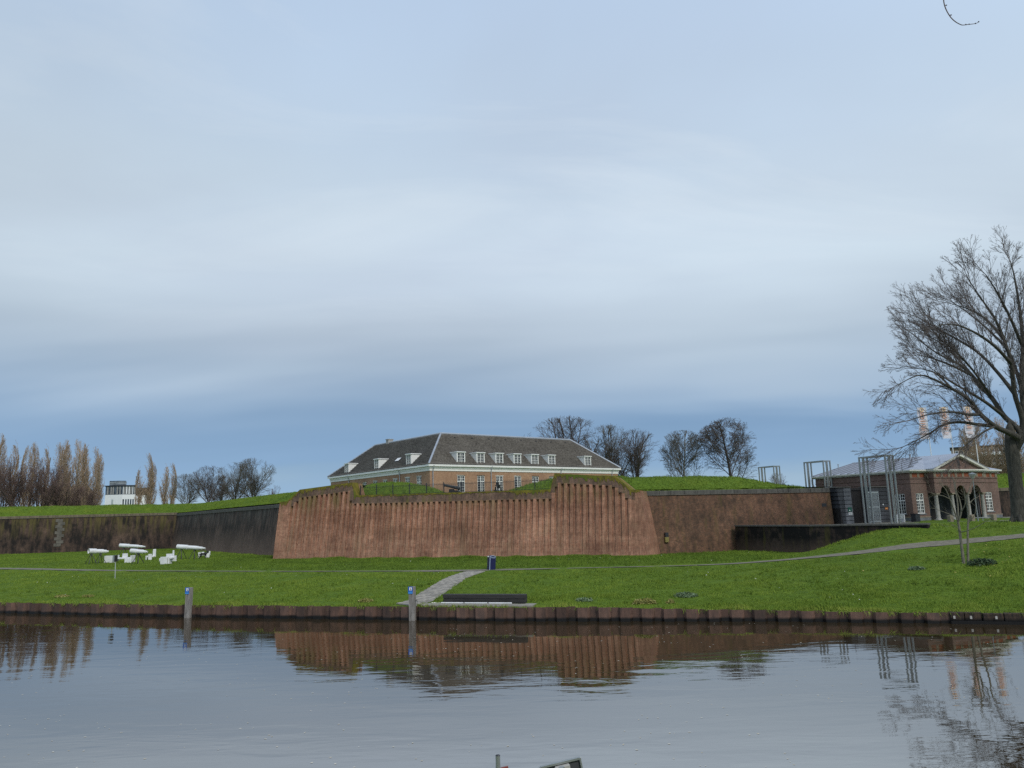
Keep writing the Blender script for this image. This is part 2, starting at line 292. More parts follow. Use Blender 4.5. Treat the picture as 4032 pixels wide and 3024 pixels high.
# turf
b = NB('turf'); n1 = b.noise(scale=.35, detail=5, rough=.6); n2 = b.noise(scale=2.6, detail=6, rough=.7); n3 = b.noise(scale=.09, detail=3)
col = b.mix(b.rng(n2, .3, .7), c4(.054, .096, .011), c4(.138, .215, .023)); col = b.mix(b.math('MULTIPLY', b.rng(n1, .5, .75), .5), col, c4(.19, .215, .022)); col = b.mix(b.math('MULTIPLY', b.rng(n3, .5, .7), .3), col, c4(.05, .095, .012))
b.bump(n2, 1.0, .16); MAT['turf'] = b.done(col, .9, 0, .1)
def blade_mat(name, cols):
    b = NB(name); a = b.new('ShaderNodeAttribute'); a.attribute_name = 'tone'; rp = b.new('ShaderNodeValToRGB'); b.l.new(a.outputs['Fac'], rp.inputs[0])
    while len(rp.color_ramp.elements) < len(cols): rp.color_ramp.elements.new(.5)
    for i, (e, c) in enumerate(zip(rp.color_ramp.elements, cols)): e.position = i / (len(cols) - 1); e.color = c4(*c)
    n = b.noise(b.map(sc=(.6, 1, 1)), .3, 6, .7); n2 = b.noise(scale=1.1, detail=3); col = b.mix(b.rng(n, .35, .65), b.mix(.75, rp.outputs[0], c4(.55, .6, .5), 'MULTIPLY'), rp.outputs[0])
    col = b.mix(b.math('MULTIPLY', b.rng(n2, .52, .72), .5), col, c4(.15, .215, .02)); MAT[name] = b.done(col, .75, 0, .2)
blade_mat('grass_blade', [(.066, .110, .014), (.140, .220, .027), (.208, .296, .038), (.30, .35, .065)])
# moss on coping
b = NB('moss');  x, y, z = b.sep(); n1 = b.noise(b.map(sc=(1, 1, .4)), 2.2, 6, .7); n2 = b.noise(scale=.5, detail=4); col = b.mix(b.rng(n1, .35, .65), c4(.085, .075, .022), c4(.225, .185, .03)); col = b.mix(b.rng(n2, .52, .66), col, c4(.10, .13, .022)); b.bump(n1, .8, .06); MAT['moss'] = b.done(col, .95, 0, .1)
# water: murky brown body, clear mirror, cat's-paw ripples in patches
b = NB('canal_water'); x, y, z = b.sep()
w1 = b.noise(b.map(sc=(.5, 1.5, 1), rot=(0, 0, R(8))), .62, 3, .5, .3); w2 = b.noise(b.map(sc=(.55, 1.6, 1), rot=(0, 0, R(-6))), 2.3, 3, .55, .3); pat = b.noise(b.map(sc=(.5, 1.6, 1)), .055, 2, .5)
amp = b.rng(pat, .38, .62, .35, 1.0); near_bank = b.rng(b.math('ADD', y, b.math('MULTIPLY', x, .34)), 34, 44.0, 1, .12)
h = b.math('ADD', b.math('MULTIPLY', w1, .0155), b.math('MULTIPLY', w2, .0019)); h = b.math('MULTIPLY', h, b.math('MULTIPLY', amp, near_bank)); b.bump(h, 1.0, 1.0)
b.p.inputs['IOR'].default_value = 5.5
MAT['canal_water'] = b.done(c4(.036, .024, .011), .012, 0, .5)

# ---------------------------------------------------------------- terrain
PILE = [(-260, 130), (-120, 91), (-70, 71.5), (-37.76, 59.16), (-21.41, 52.9), (-.38, 46.25), (12.89, 43.33), (24.5, 39.73), (45, 33.6), (120, 10), (300, -50)]
PX = np.array([p[0] for p in PILE], float); PY = np.array([p[1] for p in PILE], float)
def pile_y(x): return np.interp(x, PX, PY)
def pile_top(x): return np.interp(x, [-60, 4, 14, 30], [.74, .78, .56, .5])
CP = [(x, pile_y(x) + .3, pile_top(x) - .03) for x in (-70, -50, -37, -28, -21, -10, 0, 7, 13, 19, 24.5, 34, 45, 60)] + [
    (-80, 92, 2.0), (-54, 84.2, 2.0), (-40, 77, 1.85), (-30.5, 73, 1.8), (-18, 68.5, 1.72), (-6.9, 64.9, 1.7), (0, 63.8, 1.7), (8, 63, 1.7), (17, 62.5, 1.78), (21.5, 61.3, 2.1), (26.2, 60, 2.54), (32, 59, 3.05), (36.6, 58, 3.44), (45, 56, 4.0),
    (-26.7, 88, 2.0), (-17, 84.8, 2.0), (3.1, 76.4, 2.0), (12, 72.6, 2.0), (-28.5, 96.4, 2), (-63, 146, 2), (-89, 138, 2), (-40, 92, 2), (-45, 100, 2), (-60, 115, 2), (-85, 110, 2),
    (12.8, 76.1, 2), (21.9, 79, 2), (20, 70, 1.95), (25.3, 69.6, 2.05), (26.9, 68, 2.85), (28.5, 66.2, 3.5), (30.5, 64.5, 4.05), (33, 64, 4.15), (38, 68, 4.15), (46, 76, 4.12), (55, 80, 4.12), (50, 70, 4.15), (62, 78, 4.12), (60, 62, 4.15), (32, 72, 4.1), (70, 110, 4.0), (40, 90, 4.05),
    (10, 54, 1.25), (-10, 56, 1.3), (-30, 64, 1.32)]
_c = np.array(CP); _n = len(_c)
def _phi(r2): return np.where(r2 > 1e-9, r2 * np.log(r2 + 1e-12), 0.0)
_A = np.zeros((_n + 3, _n + 3)); _dd = ((_c[:, None, :2] - _c[None, :, :2]) ** 2).sum(-1); _A[:_n, :_n] = _phi(_dd) + np.eye(_n) * 2.0
_A[:_n, _n] = 1; _A[:_n, _n + 1:] = _c[:, :2]; _A[_n, :_n] = 1; _A[_n + 1:, :_n] = _c[:, :2].T
_w = np.linalg.solve(_A, np.concatenate([_c[:, 2], np.zeros(3)]))
def terr(x, y):
    x = np.asarray(x, float); y = np.asarray(y, float); sh = x.shape; q = np.stack([x.ravel(), y.ravel()], 1)
    r2 = ((q[:, None] - _c[None, :, :2]) ** 2).sum(-1); z = _phi(r2) @ _w[:_n] + _w[_n] + q @ _w[_n + 1:]
    far = np.clip(np.maximum((np.abs(q[:, 0] + 8) - 70) / 25, (q[:, 1] - 118) / 30), 0, 1); z = z * (1 - far) + 2.0 * far
    return np.clip(z, .42, 4.2).reshape(sh)
def tz(x, y): return float(terr(np.array([x]), np.array([y]))[0])
def hit(px, py):
    v = ray(px, py); lo, hi = 38.0, 160.0; t = lo
    P = None
    for t in np.arange(36, 160, .25):
        P = CAM + v * (t / v.y)
        if P.z <= tz(P.x, P.y): break
    return Vector((P.x, P.y, tz(P.x, P.y)))
xs = np.concatenate([-np.geomspace(900, 112, 10), np.arange(-110, 76, .9), np.geomspace(78, 900, 10)])
vs_ = np.concatenate([[0, .12, .35], np.arange(.8, 66, .9), np.geomspace(68, 1400, 14)])
GX = np.repeat(xs[None], len(vs_), 0); GY = pile_y(GX) + .05 + vs_[:, None]; GZ = terr(GX, GY); GZ[0] = pile_top(GX[0]) - .25
GZ += np.where(vs_[:, None] > .3, RNG.normal(0, .018, GZ.shape), 0)
V = np.stack([GX, GY, GZ], -1).reshape(-1, 3); nr, nc = GX.shape; I = np.arange(nr * nc).reshape(nr, nc)
Fq = np.stack([I[:-1, :-1], I[:-1, 1:], I[1:, 1:], I[1:, :-1]], -1).reshape(-1, 4)
g = obj('ground', np_mesh('ground', V, Fq, 4, True), mat=MAT['turf']); tag(g, 'green grass meadow between the canal and the brick ramparts', 'ground', kind='structure')
w = obj('water', MB().quad((-900, 11.6, 0), (900, 11.6, 0), (900, 160, 0), (-900, 160, 0)), mat=MAT['canal_water']); tag(w, 'calm grey canal water reflecting the brick bastion', 'water', kind='structure')
# own bank under the viewer
nb = MB(); yy = [-40, -6, 2.5, 6, 9, 11.4]; zz = [4.1, 4.15, 4.12, 2.6, 1.2, .7]; xx = np.linspace(-120, 120, 61)
for i in range(5):
    for j in range(60): nb.quad((xx[j], yy[i], zz[i]), (xx[j + 1], yy[i], zz[i]), (xx[j + 1], yy[i + 1], zz[i + 1]), (xx[j], yy[i + 1], zz[i + 1]))
for j in range(60): nb.quad((xx[j], 11.4, .7), (xx[j + 1], 11.4, .7), (xx[j + 1], 11.4, -1), (xx[j], 11.4, -1))
tag(obj('near_bank', nb, mat=MAT['turf']), 'grass bank on the viewer side of the canal', 'ground', kind='structure')

# ---------------------------------------------------------------- sheet-pile quay: every pan is a piece
quay = thing('sheet_pile_quay', 'rusty brown steel sheet piling along the far canal edge', 'quay wall', (0, 0, 0))
def pan_mesh(w_, d, top, name):
    b = MB(); p = [(0, .0), (.13 if d else .06, -d), (w_ - (.13 if d else .06), -d), (w_, 0)]
    q = [(x, y + .016) for x, y in p]
    for i in range(3):
        (x0, y0), (x1, y1) = p[i], p[i + 1]; b.quad((x0, y0, -1), (x1, y1, -1), (x1, y1, top), (x0, y0, top))
        (a0, c0), (a1, c1) = q[i], q[i + 1]; b.quad((x0, y0, top), (x1, y1, top), (a1, c1, top), (a0, c0, top)); b.quad((a1, c1, -1), (a0, c0, -1), (a0, c0, top), (a1, c1, top))
    me = b.mesh(name); me.materials.append(MAT['sheet_steel']); return me
outer = pan_mesh(.78, .22, 1.0, 'pan_outer'); inner = pan_mesh(.40, .0, 1.0, 'pan_inner')
lock = MB().box(-.025, .025, -.04, .05, -1, 1.0).mesh('interlock'); lock.materials.append(MAT['sheet_steel'])
def walk(x0, x1, step):
    x = x0; ln = 0; pts = []
    X = np.arange(x0, x1, .05); Yv = pile_y(X); s = np.concatenate([[0], np.cumsum(np.hypot(np.diff(X), np.diff(Yv)))]); return X, Yv, s
X_, Y_, S_ = walk(-58, 22.2, 1); s = 0.0; k = 0; total = S_[-1]
while s < total - 1.3:
    for me, wid in ((outer, .78), (inner, .40)):
        xa, ya = np.interp(s, S_, X_), np.interp(s, S_, Y_); xb, yb = np.interp(s + wid, S_, X_), np.interp(s + wid, S_, Y_)
        o = obj('sheet_pile', me, quay, (xa, ya, float(pile_top(xa)) - 1.0 + random.uniform(-.03, .018)), math.atan2(yb - ya, xb - xa)); o.rotation_euler = (random.gauss(0, .012), random.gauss(0, .008), o.rotation_euler.z); s += wid
QEND = (np.interp(s, S_, X_), np.interp(s, S_, Y_))
# older dark quay at the far end with little steel plates
x = float(QEND[0]); oq = thing('old_quay_wall', 'blackened old quay wall with small pale anchor plates beside the sheet piling', 'quay wall')
while x < 44:
    w_ = random.uniform(.5, 1.15); x2 = x + w_; a = Vector((x, pile_y(x), 0)); c = Vector((x2, pile_y(x2), 0)); rz = math.atan2(c.y - a.y, c.x - a.x); L_ = (c - a).length
    obj('quay_block', MB().cbox(0, L_ - .03, -random.uniform(0, .16), .5, .14, float(pile_top(x)) - random.uniform(0, .05), .03), oq, a, rz, MAT['old_quay'])
    if random.random() < .75:
        pxx = random.uniform(.1, L_ - .25); obj('anchor_plate', MB().box(pxx, pxx + .09, -.19, -.165, .24, .38), oq, a, rz, MAT['pale_stone'])
    x = x2
a = Vector((float(QEND[0]), float(QEND[1]), 0)); obj('ledge', MB().box(0, 26, -.3, .4, -1, .13), oq, a, math.atan2(pile_y(40) - pile_y(20), 20), MAT['old_quay'])

# ---------------------------------------------------------------- paths
def smooth_poly(P, n=12):
    P = [Vector(p) for p in P]; outp = []
    for i in range(len(P) - 1):
        p0 = P[max(i - 1, 0)]; p1 = P[i]; p2 = P[i + 1]; p3 = P[min(i + 2, len(P) - 1)]
        for k in range(n):
            t = k / n; outp.append(.5 * ((2 * p1) + (p2 - p0) * t + (2 * p0 - 5 * p1 + 4 * p2 - p3) * t * t + (3 * p1 - p0 - 3 * p2 + p3) * t ** 3))
    return outp + [P[-1]]
MAIN = smooth_poly([(-140, 116, 0), (-95, 101.5, 0), (-54, 84.4, 0), (-40, 77.6, 0), (-30.5, 73.4, 0), (-18, 68.9, 0), (-6.9, 65.1, 0), (0, 64, 0), (8, 63.2, 0), (17, 62.5, 0), (21.5, 61.3, 0), (26.2, 60, 0), (32, 59, 0), (36.6, 58.0, 0), (45, 56.4, 0), (60, 53, 0)])
PW = ([-60, -44, -33, -10, -7, 0, 3, 13, 18, 30], [1.4, 1.1, .45, .45, 1.3, 1.1, .4, .42, .85, 1.3])
def ribbon(P, w0, w1, lift, name, mat):
    b = MB(); n = len(P); rows = []
    for i, p in enumerate(P):
        d = (P[min(i + 1, n - 1)] - P[max(i - 1, 0)]).normalized(); nn = Vector((-d.y, d.x, 0)); w_ = (float(np.interp(p.x, *PW)) if w0 is None else w0 + (w1 - w0) * i / (n - 1)) * (1 + .06 * math.sin(i * 1.7))
        rows.append([p + nn * (w_ * t) for t in (-.5, -.25, 0, .25, .5)])
    for r in rows:
        for q in r: q.z = tz(q.x, q.y) + lift
    for i in range(n - 1):
        for j in range(4): b.quad(rows[i][j], rows[i + 1][j], rows[i + 1][j + 1], rows[i][j + 1])
    return obj(name, b, mat=mat)
tag(ribbon(MAIN, None, 2.0, .03, 'path', MAT['asphalt']), 'narrow grey footpath running below the ramparts', 'path', kind='structure')
DIAG = [hit(1600, 2384), hit(1650, 2368), hit(1705, 2335), hit(1755, 2303), hit(1800, 2277), hit(1850, 2258), hit(1880, 2250)]
DP = smooth_poly(DIAG, 8)
fp = thing('paved_footpath', 'pale paved footpath climbing diagonally from the quay to the upper path', 'path', (0, 0, 0)); fp['kind'] = 'structure'
bed = ribbon(DP, 1.75, 1.6, .012, 'bedding', MAT['concrete']); bed.parent = fp
seg = [0.0]
for i in range(1, len(DP)): seg.append(seg[-1] + (DP[i] - DP[i - 1]).xy.length)
tileL = MB().cbox(-.145, .145, -.19, .19, -.05, .03, .012).mesh('paver_a'); tileL.materials.append(MAT['paver_light'])
tileD = MB().cbox(-.145, .145, -.19, .19, -.05, .03, .012).mesh('paver_b'); tileD.materials.append(MAT['paver_dark'])
cnt = 0; s = .1; row = 0; sx = [p.x for p in DP]; sy = [p.y for p in DP]
while s < seg[-1] - .1:
    cx, cy = np.interp(s, seg, sx), np.interp(s, seg, sy); ex, ey = np.interp(min(s + .3, seg[-1]), seg, sx), np.interp(min(s + .3, seg[-1]), seg, sy); d = Vector((ex - cx, ey - cy, 0))
    if d.length < 1e-4: break
    d.normalize(); nn = Vector((-d.y, d.x, 0))
    for j in range(5):
        off = (j - 2) * .30 + (.0 if row % 2 else .08); p = Vector((cx, cy, 0)) + nn * off
        if cnt < 300:
            obj('paver', random.choice((tileL, tileL, tileD)) if (row + j) % 3 else tileD, fp, (p.x, p.y, tz(p.x, p.y) + .015 + random.uniform(-.006, .01)), math.atan2(d.y, d.x) - math.pi / 2 + random.uniform(-.02, .02)); cnt += 1
    s += .4; row += 1
# ---------------------------------------------------------------- bastion
BA = gz(1074, 2203, 2.0); BB = gz(2564, 2190, 2.0); BRZ = math.atan2(BB.y - BA.y, BB.x - BA.x); BL = (BB - BA).xy.length
bas = thing('brick_bastion', 'big red brick bastion with upright ribs and a notched mossy top', 'bastion', BA, BRZ)
PROF = [(0, 6.16), (1.0, 6.19), (2.55, 7.44), (9.3, 7.94), (9.72, 6.54), (16.6, 6.45), (27.5, 6.35), (32.0, 6.3), (32.42, 7.83), (38.5, 7.28), (40.0, 5.99), (40.8, 5.91), (BL, 5.9)]
def prof(s): return float(np.interp(s, [p[0] for p in PROF], [p[1] for p in PROF]))
BAT = .16
def fy(z): return BAT * z
def ry(z): return BAT * z + .025 + .033 * z
def slab(b, s0, s1, zb, front, back, side_bat=0.0):
    ks = [s0] + [p[0] for p in PROF if s0 + 1e-3 < p[0] < s1 - 1e-3] + [s1]
    for a, c in zip(ks[:-1], ks[1:]):
        za, zc = prof(a), prof(c); q = c - (side_bat if c > BL - .01 else 0)
        b.hexa([(a, front(zb), zb), (c, front(zb), zb), (c, back, zb), (a, back, zb), (a, front(za), za), (q, front(zc), zc), (q, back, zc), (a, back, za)])
    return b
obj('core', slab(MB(), .05, BL - .95, -.6, ry, 3.2), bas, mat=MAT['bastion_brick'])
PITCH_S = (BL - 1.55 - 1.75) / 61.0
S0 = 1.75 - PITCH_S / 2
obj('corner_pier', slab(MB(), 0, 1.60, -.6, fy, 6.0), bas, mat=MAT['bastion_brick'])
# right corner pier with its battered return
b = MB(); zt = prof(BL)
b.hexa([(BL - 1.7, fy(-.6), -.6), (BL + .09, fy(-.6), -.6), (BL + .09, 8, -.6), (BL - 1.7, 8, -.6), (BL - 1.7, fy(5.99), 5.99), (BL - .9, fy(5.9), 5.9), (BL - .9, 8, 5.9), (BL - 1.7, 8, 5.99)])
obj('corner_pier', b, bas, mat=MAT['bastion_brick'])
HEAD = .34
def rtop(c):
    z = min(prof(c - .3), prof(c), prof(c + .3)) - .84
    return z
for i in range(62):
    c = 1.75 + PITCH_S * i; r0, r1 = c - .155, c + .155; n0 = r1; n1 = c + PITCH_S - .155
    if n1 < BL - 1.4:
        t = min(prof(n0), prof(n1), 1e9); zsplit = t - .78
        # rib below, weathered head above
        obj('rib', MB().hexa([(n0, fy(-.6), -.6), (n1, fy(-.6), -.6), (n1, ry(-.6) + .1, -.6), (n0, ry(-.6) + .1, -.6), (n0, fy(zsplit), zsplit), (n1, fy(zsplit), zsplit), (n1, ry(zsplit) + .1, zsplit), (n0, ry(zsplit) + .1, zsplit)]), bas, mat=MAT['bastion_brick'])
# weathered head course over ribs and panels, one block for each bay
for i in range(62):
    c = 1.75 + PITCH_S * i; a, e = c - .155, c - .155 + PITCH_S; mid = c + .155
    if c > BL - 1.5: break
    e = min(e, BL - 1.7); b = MB(); zr = rtop(c); zs = min(prof(mid), prof(min(mid + .3, e))) - .78
    for (s0, s1, zb) in ((a, mid, zr), (mid, e, zs)):
        if s1 <= s0 + .01: continue
        ks = [s0] + [p[0] for p in PROF if s0 + 1e-3 < p[0] < s1 - 1e-3] + [s1]
        for p, q in zip(ks[:-1], ks[1:]):
            b.hexa([(p, fy(zb), zb), (q, fy(zb), zb), (q, 2, zb), (p, 2, zb), (p, fy(prof(p)), prof(p)), (q, fy(prof(q)), prof(q)), (q, 2, prof(q)), (p, 2, prof(p))])
    obj('head_course', b, bas, mat=MAT['bastion_header_brick'])
# mossy coping, ragged on its underside
b = MB(); ss = sorted(set([p[0] for p in PROF] + list(np.arange(0, BL, .24)))); ss = [s for s in ss if s <= BL - .9]
for p, q in zip(ss[:-1], ss[1:]):
    hp, hq = [random.choice((.08, .12, .18, .28, .42)) * (.4 if 11 < s < 28 else 1.25 if s > 32 else 1) for s in (p, q)]
    if abs(prof(q) - prof(p)) > .8: hp = hq = .05
    zp, zq = prof(p), prof(q)
    b.hexa([(p, fy(zp - hp) - .025, zp - hp), (q, fy(zq - hq) - .025, zq - hq), (q, 2.4, zq - hq), (p, 2.4, zp - hp), (p, fy(zp) - .03, zp + .07), (q, fy(zq) - .03, zq + .07), (q, 2.4, zq + .07), (p, 2.4, zp + .07)])
obj('moss_coping', b, bas, mat=MAT['moss'])
def bw(s, y, z=0): return BA + Vector((math.cos(BRZ) * s - math.sin(BRZ) * y, math.sin(BRZ) * s + math.cos(BRZ) * y, z))

# ---------------------------------------------------------------- curtain walls with cap stones
def wall(name, label, p0, p1, zb, zt, mat, bat=.1, cap=1.35, capm='pale_stone', thick=1.6):
    p0 = Vector((p0[0], p0[1], 0)); p1 = Vector((p1[0], p1[1], 0)); L_ = (p1 - p0).length; t = thing(name, label, 'wall', (p0.x, p0.y, zb), math.atan2(p1.y - p0.y, p1.x - p0.x))
    h = zt - zb - .46
    obj('face', MB().hexa([(0, 0, -.5), (L_, 0, -.5), (L_, thick, -.5), (0, thick, -.5), (0, bat * h, h), (L_, bat * h, h), (L_, thick, h), (0, thick, h)]), t, mat=MAT[mat])
    x = 0
    obj('string_course', MB().box(0, L_, bat * h - .10, thick, h + .004, h + .05), t, mat=MAT['quoin_stone'])
    while x < L_ - .05:
        w_ = min(cap * random.uniform(.85, 1.2), L_ - x)
        if L_ - x - w_ < .3: w_ = L_ - x
        o = obj('cap_stone', MB().cbox(x + .012, x + w_ - .012, bat * h - .07 - random.uniform(0, .02), thick, h + .054, h + .45 + random.uniform(-.012, .012), .03), t, mat=MAT[capm]); x += w_
    return t
plain('cap_dark', (.12, .115, .10), (.06, .058, .052), 2.2, .85, 0, .3, (1, 1, .4)); plain('cap_brown', (.19, .155, .105), (.11, .09, .06), 2.2, .85, 0, .3, (1, 1, .4))
WA0, WC_, WB1 = (-100, 135.0), (-63.0, 146.2), (-27.2, 94.5); WC2 = (-62.2, 146.45)
wa = wall('curtain_wall', 'dark stained brick curtain wall behind the white seats', WA0, WC2, 2.0, 8.45, 'dark_wall_brick', capm='cap_brown')
wb = wall('curtain_wall', 'black streaked brick wall joining the ribbed bastion', WC_, WB1, 2.0, 8.25, 'streaked_wall_brick', .14, capm='cap_dark')
WCA, WCB = (10.0, 75.0), (33.6, 84.32)
wc = wall('curtain_wall', 'brown brick curtain wall between bastion and gate', WCA, WCB, 2.0, 7.95, 'curtain_wall_brick', .07, capm='cap_dark')
we = wall('curtain_wall', 'mossy brick wall between the gatehouse and the big bare tree', (60, 114), (112, 115), 3.9, 8.0, 'dark_wall_brick', .07, capm='cap_brown')
# drain openings in the middle wall
ec = Vector((WCB[0] - WCA[0], WCB[1] - WCA[1], 0)).normalized()
def cwx(px, py):     # distance along wall C
    v = ray(px, py); n = Vector((-ec.y, ec.x, 0)); p = Vector((WCA[0], WCA[1], 0)); t = (p - CAM).dot(n) / v.dot(n); P = CAM + v * t; return (P - p).dot(ec), P.z - 2.0
a, z1 = cwx(2618, 2097); obj('drain_hole', MB().box(a, a + .34, .07 * z1 - .22, .1, z1 - .42, z1), wc, mat=MAT['black_iron']); obj('yellow_drain_mark', MB().box(a - .06, a + .34, .07 * z1 - .24, .1, z1 - .9, z1 - .425), wc, mat=MAT['yellow_paint'])
a, z1 = cwx(3243, 1982); obj('slot', MB().box(a, a + .6, .07 * z1 - .03, .1 + .07 * z1, z1 - .34, z1), wc, mat=MAT['black_iron'])
# quoin strip in the far wall
ea = Vector((WC_[0] - WA0[0], WC_[1] - WA0[1], 0)).normalized(); v = ray(232, 2100); n = Vector((-ea.y, ea.x, 0)); p = Vector((WA0[0], WA0[1], 0)); t = (p - CAM).dot(n) / v.dot(n); qa = (CAM + v * t - p).dot(ea)
for i in range(9):
    zq = 5.75 - i * .53; off = .35 if i % 2 else 0
    obj('quoin', MB().cbox(qa - .75 + off, qa + .75 - .35 + off, .1 * zq - .1, .1 * zq + .4, zq - .5, zq, .03), wa, mat=MAT['quoin_stone'])

# ---------------------------------------------------------------- grass ramparts behind the walls
TURF_TRIS = []
def bank(name, label, P, sect, n_sub=1.0, rag=.06, hscale=None):
    """sect: (distance back, height) pushed along polyline P (x,y points)"""
    pts = []
    for i in range(len(P) - 1):
        a, c = Vector((*P[i], 0)), Vector((*P[i + 1], 0)); k = max(2, int((c - a).length / n_sub))
        pts += [a.lerp(c, j / k) for j in range(k)]
    pts.append(Vector((*P[-1], 0))); rows = []; n = len(pts)
    for i, p in enumerate(pts):
        d = (pts[min(i + 1, n - 1)] - pts[max(i - 1, 0)]).normalized(); nn = Vector((-d.y, d.x, 0)); hs = hscale(i / (n - 1)) if hscale else 1.0; base = sect[0][1]
        rows.append([Vector((p.x + nn.x * o_, p.y + nn.y * o_, base + (z_ - base) * hs + (random.gauss(0, rag) if 0 < j < len(sect) - 1 else 0))) for j, (o_, z_) in enumerate(sect)])
    b = MB(); b.sm = True; m_ = len(sect); b.v = [tuple(q) for r_ in rows for q in r_]
    b.f = [(i * m_ + j, (i + 1) * m_ + j, (i + 1) * m_ + j + 1, i * m_ + j + 1) for i in range(n - 1) for j in range(m_ - 1)]
    for f in b.f: TURF_TRIS.append((b.v[f[0]], b.v[f[1]], b.v[f[2]])); TURF_TRIS.append((b.v[f[0]], b.v[f[2]], b.v[f[3]]))
    return tag(obj(name, b, mat=MAT['turf']), label, 'grass bank', kind='structure')
SECT = [(1.0, 8.3), (1.5, 8.42), (2.4, 8.85), (3.4, 9.4), (4.3, 9.85), (5.2, 10.12), (7, 10.25), (14, 10.2), (20, 8.2)]
def sect(dz, top): return [(o_, 8.3 + dz + (z_ - 8.3) * top) for o_, z_ in SECT]
bank('rampart', 'long grassed rampart on top of the dark stained walls', [(-110, 132), (-100, 135), (-80, 141), (-67, 145), (-63, 146.1), (-60.4, 143.4), (-44, 118.6), (-24, 90)], sect(.1, .86), hscale=lambda t: 1.08 - .12 * t)
bank('rampart', 'grassed rampart between the bastion and the gate frames', [(8.2, 75.6), (11, 75.6), (28, 82.1), (34.4, 84.7)], sect(-.42, .86), hscale=lambda t: 1.0 if t < .66 else max(.03, 1 - ((t - .66) / .34) ** 1.3))
bank('rampart', 'grassed rampart above the wall behind the big bare tree', [(58, 114), (112, 115)], sect(-.35, 1.15))
bank('rampart', 'grass mound behind the left end of the iron fence', [bw(8.6, 3.2).xy[:], bw(10, 3.2).xy[:], bw(12.4, 3.0).xy[:], bw(16.6, 2.8).xy[:]], [(0, 8.3), (.6, 8.8), (1.4, 9.5), (2.3, 9.95), (4.5, 10.05), (8, 9.6), (10, 8.3)], .7, .05, lambda t: 1.0 if t < .45 else max(.02, 1 - ((t - .45) / .55) ** 1.4))
bank('rampart', 'grass mound behind the right end of the iron fence', [bw(26.0, 2.6).xy[:], bw(29, 2.8).xy[:], bw(31.6, 3.2).xy[:], bw(37.5, 3.4).xy[:]], [(0, 8.25), (.6, 8.7), (1.4, 9.3), (2.3, 9.6), (4.5, 9.6), (8, 9.3), (10, 8.2)], .7, .05, lambda t: min(1, max(.02, (t / .4) ** .8)))
# citadel floor inside the walls, one sheet well behind the faces
cy = MB(); poly = [(-140, 140), (-100, 137), (-63, 148.4), (-25, 96), bw(.5, 2.6).xy[:], bw(BL - 2, 2.6).xy[:], (12, 77.6), (34.5, 86.6), (35, 108), (60, 118), (130, 119), (400, 500), (-400, 500)]
cy.add([(x, y, 8.12) for x, y in poly], [tuple(range(len(poly)))])
tag(obj('citadel_ground', cy, mat=MAT['turf']), 'grass and paving inside the citadel walls', 'ground', kind='structure')

# ---------------------------------------------------------------- ramp wall in front of the gate
def ramp_wall():
    A = Vector((21.6, 79.2, 0)); B = Vector((25.5, 70.0, 0)); Cc = Vector((32.4, 63.2, 0)); t = thing('ramp_wall', 'low blackened brick retaining wall below the gate forecourt', 'wall', (B.x, B.y, 2.0))
    for nm, p, q, lbl in (('face', A, B, None), ('face', B, Cc, None)):
        d = (q - p); L_ = d.length; rz = math.atan2(d.y, d.x)
        o = obj(nm, MB().hexa([(0, 0, -.6), (L_, 0, -.6), (L_, .6, -.6), (0, .6, -.6), (0, .05, 2.28), (L_, .05, 2.28), (L_, .6, 2.28), (0, .6, 2.28)]), t, p - B, rz, MAT['ramp_wall_brick'])
        obj('cap', MB().cbox(-.03, L_ + .05, -.03, .65, 2.284, 2.42, .02), t, p - B, rz, MAT['cap_dark'])
ramp_wall()
fcm = MB(); fc = [(22.2, 79.4), (26, 70.6), (32.2, 64.4), (40, 70), (62, 82), (62, 100), (34, 92), (30, 84)]
fcm.add([(x, y, 4.13) for x, y in fc], [tuple(range(len(fc)))]); tag(obj('gate_forecourt', fcm, mat=MAT['asphalt']), 'paved forecourt in front of the gate and gatehouse', 'pavement', kind='structure')
# ---------------------------------------------------------------- windows
def window_meshes(w_, h_, nx, ny, trans=None, name='win', center=True):
    """frame, glazing bars, pane for a window w x h, centred on x, standing on z=0, facing -y"""
    fr = MB(); f = .075
    fr.box(-w_ / 2, -w_ / 2 + f, -.05, .07, 0, h_); fr.box(w_ / 2 - f, w_ / 2, -.05, .07, 0, h_); fr.box(-w_ / 2 + f, w_ / 2 - f, -.05, .07, 0, f); fr.box(-w_ / 2 + f, w_ / 2 - f, -.05, .07, h_ - f, h_)
    bars = MB(); iw = w_ - 2 * f
    if center: bars.box(-.05, .05, -.035, .03, f, h_ - f)
    for i in range(1, nx):
        if center and nx % 2 == 0 and i == nx // 2: continue
        x = -iw / 2 + iw * i / nx; bars.box(x - .018, x + .018, -.02, .03, f, h_ - f)
    for j in range(1, ny):
        z = f + (h_ - 2 * f) * j / ny; hh = .06 if trans and j == trans else .018; bars.box(-iw / 2, iw / 2, -.025 if hh < .05 else -.04, .028, z - hh, z + hh)
    pane = MB().box(-iw / 2, iw / 2, .032, .045, f, h_ - f)
    ms = []
    for n, b_, mt in (('frame', fr, 'white_paint'), ('bars', bars, 'white_paint'), ('pane', pane, 'glass')):
        me = b_.mesh(name + n); me.materials.append(MAT[mt]); ms.append(me)
    return ms
def put_window(par, ms, loc, rz=0, extra=()):
    o = obj('window', ms[0], par, loc, rz); obj('glazing_bars', ms[1], o); obj('pane', ms[2], o)
    for nm, me in extra: obj(nm, me, o)
    return o
